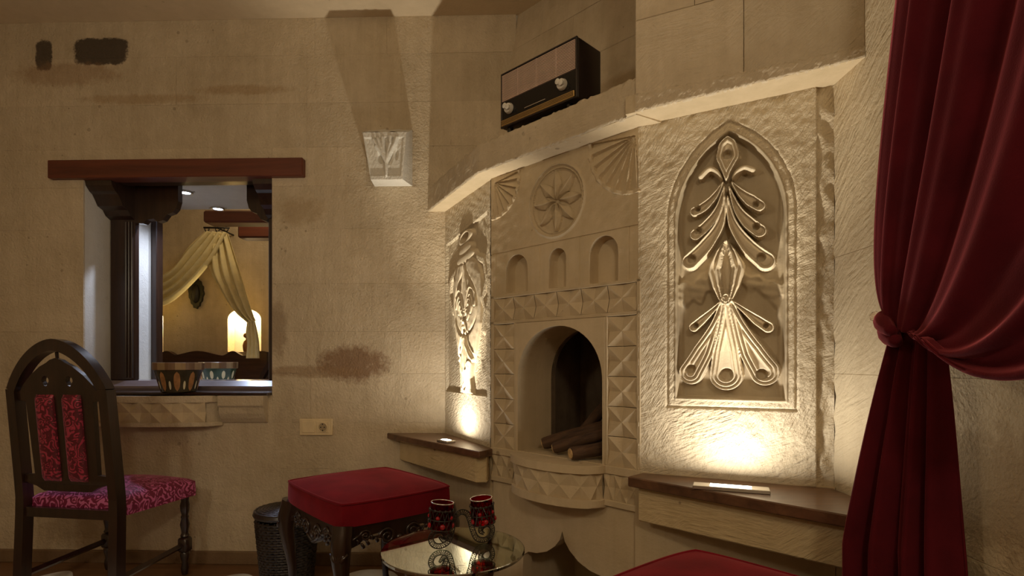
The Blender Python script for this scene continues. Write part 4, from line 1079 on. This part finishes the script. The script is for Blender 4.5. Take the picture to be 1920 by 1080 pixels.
# ================================================================ GLASS TABLE
TX, TY, TZ, TR = -.174, 1.663, .45, .212
tb = empty('side_table', (TX, TY, 0), .4, 'small round glass side table on dark wooden legs', 'table')
obj('glass_top', lathe(bmesh.new(), [(TR-.002, TZ-.010), (TR, TZ-.008), (TR, TZ-.002), (TR-.002, TZ)], 72), 'glass', tb, smooth=True, angle=30)
for k in range(3):
    a = k*2*PI/3+.35; c, s = math.cos(a), math.sin(a)
    bm = bmesh.new(); tube(bm, [(c*.155, s*.155, TZ-.011), (c*.150, s*.150, TZ-.05), (c*.10, s*.10, .24), (c*.13, s*.13, .06), (c*.17, s*.17, .0)], [.020, .022, .018, .016, .018], 10)
    obj('leg', bm, 'shelf_wood', tb, smooth=True)
bm = bmesh.new(); lathe(bm, [(.10, .225), (.108, .23), (.108, .245), (.10, .25)], 32); obj('lower_shelf', bm, 'shelf_wood', tb, smooth=True, angle=40)

# ================================================================ CANDLE HOLDER
cA, cB = Vector((-.212, 1.65)), Vector((-.085, 1.708)); dirc = (cB-cA); dl = dirc.length; ca_ = math.atan2(dirc.y, dirc.x)
chd = empty('candle_holder', (cA.x, cA.y, TZ), ca_, 'twin red glass candle holder on a curled filigree iron band', 'candle holder')
# S-shaped flat band in the x-z plane
ctrl = [(x*1.07, z) for x, z in [(-.002, .030), (.010, .018), (.016, .030), (.006, .045), (-.014, .046), (-.026, .028), (-.018, .008), (.002, .0015), (.024, .012), (.034, .040), (.040, .075), (.058, .094), (.078, .088), (.088, .065), (.096, .035), (.108, .010), (.130, .0015), (.150, .012), (.156, .032), (.144, .048), (.126, .044), (.120, .030), (.130, .020)]]
bp_ = cat(ctrl, 8); bw = .0072; sp_ = []
for i, p in enumerate(bp_):
    d = bp_[min(i+1, len(bp_)-1)]-bp_[max(i-1, 0)]; d = d/np.hypot(*d); k = bw*min(1, .35+i/14, .35+(len(bp_)-1-i)/14); sp_.append((p+np.array([-d[1], d[0]])*k+np.array([0, .008]), p-np.array([-d[1], d[0]])*k+np.array([0, .008])))
for side in (0, 1):
    bm = bmesh.new(); tube(bm, [(q[side][0], 0, q[side][1]) for q in sp_], .0017, 6, up=(0, 1, 0)); obj('band_edge', bm, 'iron', chd, smooth=True)
bm = bmesh.new()
for i in range(0, len(sp_)-3, 2):
    a, b, c, d = sp_[i][0], sp_[i][1], sp_[i+3][0], sp_[i+3][1]
    tube(bm, [(a[0], 0, a[1]), (d[0], 0, d[1])], .0008, 4); tube(bm, [(b[0], 0, b[1]), (c[0], 0, c[1])], .0008, 4)
    if i % 4 == 0: tube(bm, [(a[0], 0, a[1]), (b[0], 0, b[1])], .0008, 4)
tag(obj('band_filigree', bm, 'iron', chd), kind='stuff')
for (x, tilt) in ((.0, .09), (.138, -.10)):
    z = .056
    Mx = Matrix.Translation((x, 0, z)) @ Matrix.Rotation(tilt, 4, 'Y'); cr = .033; chh = .082
    cup = obj('glass_cup', lathe(bmesh.new(), [(.003, .002), (cr*.86, .002), (cr*.95, chh*.3), (cr, chh), (cr-.003, chh), (cr*.95-.003, chh*.3), (cr*.8, .006), (.003, .006)], 32, Mx), 'red_glass', chd, smooth=True, angle=40)
    bm = bmesh.new(); tube(bm, [Mx @ Vector((cr*math.cos(t), cr*math.sin(t), chh)) for t in np.linspace(0, 2*PI, 37)[:-1]], .0017, 6, closed=True); obj('silver_rim', bm, 'silver_rim', cup, smooth=True)
    bm = bmesh.new(); n = 14; r2 = cr+.0022
    for zz in (.006, .034, .062):
        tube(bm, [Mx @ Vector((r2*math.cos(t), r2*math.sin(t), zz)) for t in np.linspace(0, 2*PI, 33)[:-1]], .0018, 5, closed=True)
    for i in range(n):
        a = 2*PI*i/n
        for sgn in (-1, 1):
            tube(bm, [Mx @ Vector((r2*math.cos(a+sgn*.45*t), r2*math.sin(a+sgn*.45*t), .006+.056*t)) for t in np.linspace(0, 1, 6)], .0013, 4)
        lathe(bm, [(.001, .004), (.004, .002), (.0045, 0)], 8, Mx @ Matrix.Rotation(a+.22, 4, 'Z') @ Matrix.Translation((r2, 0, .062)) @ Matrix.Rotation(PI/2, 4, 'Y'))
    obj('filigree_sleeve', bm, 'iron', cup)
    for i in range(5):
        a = 2*PI*i/5+.35
        for (zz, rr, ph) in ((.042, .0065, 0), (.018, .0085, .45)):
            g = obj('cabochon', lathe(bmesh.new(), [(.0004, rr*.75), (rr*.5, rr*.62), (rr*.85, rr*.35), (rr, 0)], 10, Mx @ Matrix.Rotation(a+ph, 4, 'Z') @ Matrix.Translation((r2, 0, zz)) @ Matrix.Rotation(PI/2, 4, 'Y')), 'red_gem', cup, smooth=True)

# ================================================================ BASKET
bk = empty('wicker_basket', (-1.02, 2.545, .0085), .2, 'dark woven wicker basket with lid against the back wall', 'basket')
bm = bmesh.new(); n = 56; nr = 24
for i in range(nr):
    z = .012+i*.0118; r = .105+.026*i/nr
    tube(bm, [((r+(.0045 if (k+i) % 2 else -.0045)*1.0)*math.cos(2*PI*k/n), (r+(.0045 if (k+i) % 2 else -.0045))*math.sin(2*PI*k/n), z) for k in range(n)], .0068, 5, closed=True)
tag(obj('woven_side', bm, 'wicker', bk, smooth=True), kind='stuff')
bm = bmesh.new()
for k in range(28): a = 2*PI*k/28; tube(bm, [(.105*math.cos(a), .105*math.sin(a), 0), (.131*math.cos(a), .131*math.sin(a), .295)], .004, 5)
obj('stakes', bm, 'wicker', bk)
bm = bmesh.new(); lathe(bm, [(.001, .30), (.12, .30), (.141, .304), (.146, .314), (.141, .325), (.12, .332), (.05, .338), (.001, .338)], 40, cap=False); lid = obj('lid', bm, 'wicker', bk, smooth=True, angle=40)
bm = bmesh.new()
for i in range(9):
    r = .02+i*.0145; tube(bm, [(r*math.cos(2*PI*k/n), r*math.sin(2*PI*k/n), .335-.012*(i/9)**2+(.002 if (k+i) % 2 else 0)) for k in range(n)], .0065, 5, closed=True)
tag(obj('woven_top', bm, 'wicker', lid, smooth=True), kind='stuff')

# ================================================================ RUG
rgp = []
for i in range(120):
    x = -2.30+1.80*i/119; bumps = max(math.exp(-((x+2.125)/.085)**2)*.075, math.exp(-((x+1.27)/.09)**2)*.052, math.exp(-((x+.66)/.13)**4)*.085)
    rgp.append((x, 2.560+bumps*1.6))
bm = prism(rgp+[(-.45, 2.2), (-.7, 1.75), (-1.2, 1.6), (-1.9, 1.62), (-2.35, 1.9)], .0, .005, bev=.0015)
tag(obj('rug', bm, 'rug', smooth=True, angle=50), 'white woolly rug with a wavy edge on the brown floor', 'rug')

# ================================================================ CURTAIN
cu = empty('curtain', (.8, 1.1, 0), 0, 'heavy dark red velvet curtain tied back beside the niche', 'curtain')
def bez(P, t):
    P = [np.array(p) for p in P]; t = np.asarray(t)[:, None]
    return (1-t)**3*P[0]+3*(1-t)**2*t*P[1]+3*(1-t)*t*t*P[2]+t**3*P[3]
ns, ntt = 150, 90; P = np.zeros((ntt, ns, 3)); tt = np.linspace(0, 1, ntt)
for j in range(ns):
    s = j/(ns-1); k = s**.9; e2 = s**1.15
    Pa = [(1.02, 2.66), (1.12, 1.75), (1.325, 1.125), (1.13, 1.07)]; Pb = [(.20, 2.66), (.30, 1.30), (.62, .78), (.98, 1.04)]
    ctl = [((1-k)*a[0]+k*b[0], (1-e2)*a[1]+e2*b[1]) for a, b in zip(Pa, Pb)]
    yz = bez(ctl, tt)
    ph = 2*PI*(5.2*s+.35*np.sin(s*5))+.5*np.sin(tt*3+s*4)
    amp = .034*(1-.55*tt)*(.55+.45*min(1, s*5)); fold = np.sin(ph)+.35*np.sin(2.3*ph+1.)
    X = .795-.045*np.sin(PI*tt**1.5)*s-.05*s*tt**3-.02*tt+amp*fold*.62
    P[:, j, 0] = np.minimum(X, .872); P[:, j, 1] = yz[:, 0]; P[:, j, 2] = yz[:, 1]
    # deep diagonal swag folds in the lower part
    P[:, j, 2] += .012*np.sin(ph+1.2)*tt**2*(1-tt)*3
P -= np.array([.8, 1.1, 0])
o = obj('drape', grid_mesh(P), 'curtain', cu, smooth=True); md = o.modifiers.new('thickness', 'SOLIDIFY'); md.thickness = .004
ns, ntt = 90, 60; P = np.zeros((ntt, ns, 3))
for j in range(ns):
    s = j/(ns-1)
    for i in range(ntt):
        t = i/(ntt-1); z = 1.065-1.05*t; fl_ = min(1, t/.42); g = fl_**.8
        xl = .758-.072*g-.012*t; yl = 1.128+.058*g+.01*t; xr = .806+.004*g; yr = 1.065-.025*g**.6
        x = xl+(xr-xl)*s; y = yl+(yr-yl)*s
        am_ = .006+.016*min(1, t*2.2); f = math.sin(2*PI*(4.2*s+.12*math.sin(t*4))+.6)+.4*math.sin(2*PI*(7.1*s)+t*2)
        x += am_*(f+1.1)*.9; y += am_*.3*math.cos(2*PI*4.2*s)
        P[i, j] = (min(x, .874), y, z)
P -= np.array([.8, 1.1, 0])
o = obj('tail', grid_mesh(P), 'curtain', cu, smooth=True); md = o.modifiers.new('thickness', 'SOLIDIFY'); md.thickness = .004
# rolled gather over the tie
bm = bmesh.new()
for (a, b, c, r) in (((.80, 1.185, 1.088), (.765, 1.15, 1.058), (.745, 1.085, 1.04), .020), ((.80, 1.19, 1.105), (.755, 1.16, 1.085), (.74, 1.09, 1.06), .018)):
    pts = [((1-t)**2*np.array(a)+2*t*(1-t)*np.array(b)+t*t*np.array(c))-np.array([.8, 1.1, 0]) for t in np.linspace(0, 1, 14)]
    tube(bm, pts, [r*(.55+.45*math.sin(PI*t)) for t in np.linspace(0, 1, 14)], 14)
obj('tie_band', bm, 'curtain', cu, smooth=True)
hk = empty('curtain_holdback', (.892, 1.315, 1.108), 0, 'small crystal curtain holdback knob on the stone jamb', 'curtain hook')
obj('stem', lathe(bmesh.new(), [(.008, 0), (.004, .006), (.004, .03)], 12, Matrix.Rotation(-PI/2, 4, 'Y')), 'metal', hk, smooth=True)
bm = bmesh.new(); bmesh.ops.create_icosphere(bm, subdivisions=2, radius=.013, matrix=Matrix.Translation((-.038, 0, 0))); obj('crystal_ball', bm, 'crystal', hk)

# ================================================================ BEDROOM BEYOND THE OPENING
YB = 5.2
def X(px, Y): return (px-CX)*Y/FPX
def Zp(py, Y): return CAMZ+(HY-py)*Y/FPX
def niche_hole(xa, xb, za, zb):
    m = (xa+xb)/2; r = (xb-xa)/2; return [(xa, za)]+[(m-r*math.cos(a), zb-r*.62+r*.62*math.sin(a)) for a in np.linspace(0, PI, 13)]+[(xb, za)]
nl = (-3.55, -3.24, 1.10, 1.52); nr_ = (-2.64, -2.33, 1.10, 1.50)
bw_ = obj('wall_bedroom', slab([(-4.2, 0), (-4.2, 2.75), (.2, 2.75), (.2, 0)], [niche_hole(*nl), niche_hole(*nr_)], YB, YB+.14), 'upper'); tag(bw_, kind='structure')
obj('niche_back', mbox(-4.2, .2, YB+.14, YB+.2, 0, 2.75), 'reveal', bw_)
tag(obj('wall_bedroom_left', mbox(-4.2, -4.1, 3.32, 5.3, 0, 2.75), 'upper'), kind='structure')
tag(obj('wall_bedroom_right', mbox(.1, .2, 3.32, 5.3, 0, 2.75), 'upper'), kind='structure')
tag(obj('ceiling_bedroom', mbox(-4.2, .2, 3.25, 5.4, 2.70, 2.80), 'ceiling'), kind='structure')
for (xa, xb, za, zb), lb in ((nl, 'left'), (nr_, 'right')):
    light('POINT', 'niche_lamp_light', ((xa+xb)/2+(.08 if lb == 'left' else -.03), YB+.06, zb-.10), 6., (1, .80, .42), .02)
light('POINT', 'bedroom_fill_light', (-1.9, 4.3, 2.45), 9., (1, .80, .50), .10)  # unseen fill added to brighten the bedroom
for (x0_, Y, zb, hh, lb) in ((X(380, 3.85), 3.85, 1.965, .085, 'dark wooden ceiling beam end beyond the opening, nearer the soffit'), (X(445, 4.5), 4.5, 2.005, .12, 'dark wooden ceiling beam end beyond the opening, nearer the bed canopy')):
    tag(obj('ceiling_beam', mbox(x0_, .09, Y, Y+.14, zb, zb+hh, bev=.012), 'lintel'), lb, 'beam')
YH = 5.08
hb = []
px0, px1 = 270, 500
for i in range(81):
    p = px0+(px1-px0)*i/80; y = 668
    for c, w_, h_ in ((312, 14, 10), (370, 34, 10), (436, 13, 10), (490, 20, 10)): y = min(y, 668-h_*math.exp(-((p-c)/w_)**2))
    hb.append((X(p, YH), Zp(y, YH)))
bed = empty('bed', (0, 0, 0), 0, 'bed with a scalloped dark wooden headboard beyond the opening', 'bed')
obj('headboard', slab([(hb[0][0], .2)]+hb+[(hb[-1][0], .2)], [], YH, YH+.05), 'bed_wood', bed)
obj('mattress', mbox(-3.3, -2.25, 3.75+.55, YH, .3, .62, bev=.05, seg=3), 'bedding', bed, smooth=True, angle=50)
obj('bed_frame', mbox(-3.32, -2.23, 3.75+.55, YH, .0, .3, bev=.01), 'bed_wood', bed)
bm = bmesh.new(); bmesh.ops.create_uvsphere(bm, u_segments=20, v_segments=12, radius=1, matrix=Matrix.Diagonal((.22, .10, .16, 1))); 
tag(obj('pillow', bm, 'pillow', smooth=True, loc=(X(378, 4.9), 4.93, .775), rot=(-.3, 0, 0)), 'peach pillow propped against the scalloped headboard', 'pillow')
# canopy
YC = 4.92
cn = empty('bed_canopy', (X(408, YC), YC, Zp(430, YC)), 0, 'cream muslin bed canopy gathered at the top and tied at both sides', 'canopy')
org = np.array([X(408, YC), YC, Zp(430, YC)])
def sheet(name, e1, e2, n, m, waves, amp, yoff=0):
    a = np.array(cat(e1, 12)); b = np.array(cat(e2, 12)); m = len(a); P = np.zeros((m, n, 3))
    bi = np.linspace(0, len(b)-1, m); b = np.stack([np.interp(bi, np.arange(len(b)), b[:, k]) for k in range(2)], 1)
    for j in range(n):
        s = j/(n-1); q = a*(1-s)+b*s; yy = YC+yoff+amp*np.sin(2*PI*waves*s+np.linspace(0, 1.5, m))
        P[:, j, 0] = (q[:, 0]-CX)*YC/FPX; P[:, j, 2] = CAMZ+(HY-q[:, 1])*YC/FPX; P[:, j, 1] = yy
    o = obj(name, grid_mesh(P-org), 'canopy', cn, smooth=True); md = o.modifiers.new('t', 'SOLIDIFY'); md.thickness = .003; return o
sheet('drape_left', [(384, 434), (352, 462), (323, 500), (285, 522), (235, 540)], [(425, 436), (392, 494), (339, 550), (300, 574), (235, 590)], 40, 40, 4, .03)
sheet('drape_right', [(395, 436), (389, 498), (409, 542), (434, 581), (463, 606)], [(425, 436), (448, 506), (464, 559), (474, 588), (477, 600)], 36, 40, 3.5, .025, .02)
sheet('drape_tail', [(463, 604), (460, 625), (462, 645), (460, 672)], [(477, 600), (482, 625), (484, 645), (485, 672)], 20, 20, 3, .018, .0)
bm = bmesh.new()
for p in (388, 408, 424): tube(bm, [(X(p, YC)-org[0]+.018*math.cos(t), 0, Zp(430, YC)-org[2]+.018*math.sin(t)) for t in np.linspace(0, 2*PI, 13)[:-1]], .005, 6, closed=True, up=(0, 1, 0))
tube(bm, [(X(382, YC)-org[0], 0, .015), (X(430, YC)-org[0], 0, .012)], .008, 8); tube(bm, [(0, 0, .012), (0, YB-YC, .012)], .008, 8)
obj('hook_rail', bm, 'iron', cn, smooth=True)
# ornament on the far wall
op = []
for i in range(48):
    a = 2*PI*i/48; r = 1+.06*math.cos(13*a); op.append((.068*math.cos(a)*r*(1-.30*max(0, -math.sin(a))), .135*math.sin(a)*r))
bm = slab(op, [], -.03, 0); 
orn = empty('wall_ornament', (X(370, YB), YB, Zp(551, YB)), 0, 'dark leaf-shaped ornament hanging on the bedroom wall', 'wall ornament')
obj('plaque', bm, 'ornament', orn)
bm = bmesh.new(); bmesh.ops.create_uvsphere(bm, u_segments=14, v_segments=10, radius=1, matrix=Matrix.Translation((0, -.03, 0)) @ Matrix.Diagonal((.04, .03, .09, 1))); obj('boss', bm, 'ornament', orn, smooth=True)
# small vase on the shelf at the headboard
vz = tag(obj('vase', lathe(bmesh.new(), [(.030, 0), (.036, .02), (.040, .06), (.030, .095), (.014, .11), (.013, .125), (.030, .135), (.034, .15), (.028, .168), (.012, .175)], 20), 'amber', smooth=True, loc=(X(462, 5.15), 5.165, 1.10-.0)), 'small amber vase standing in the lit niche by the canopy', 'vase')
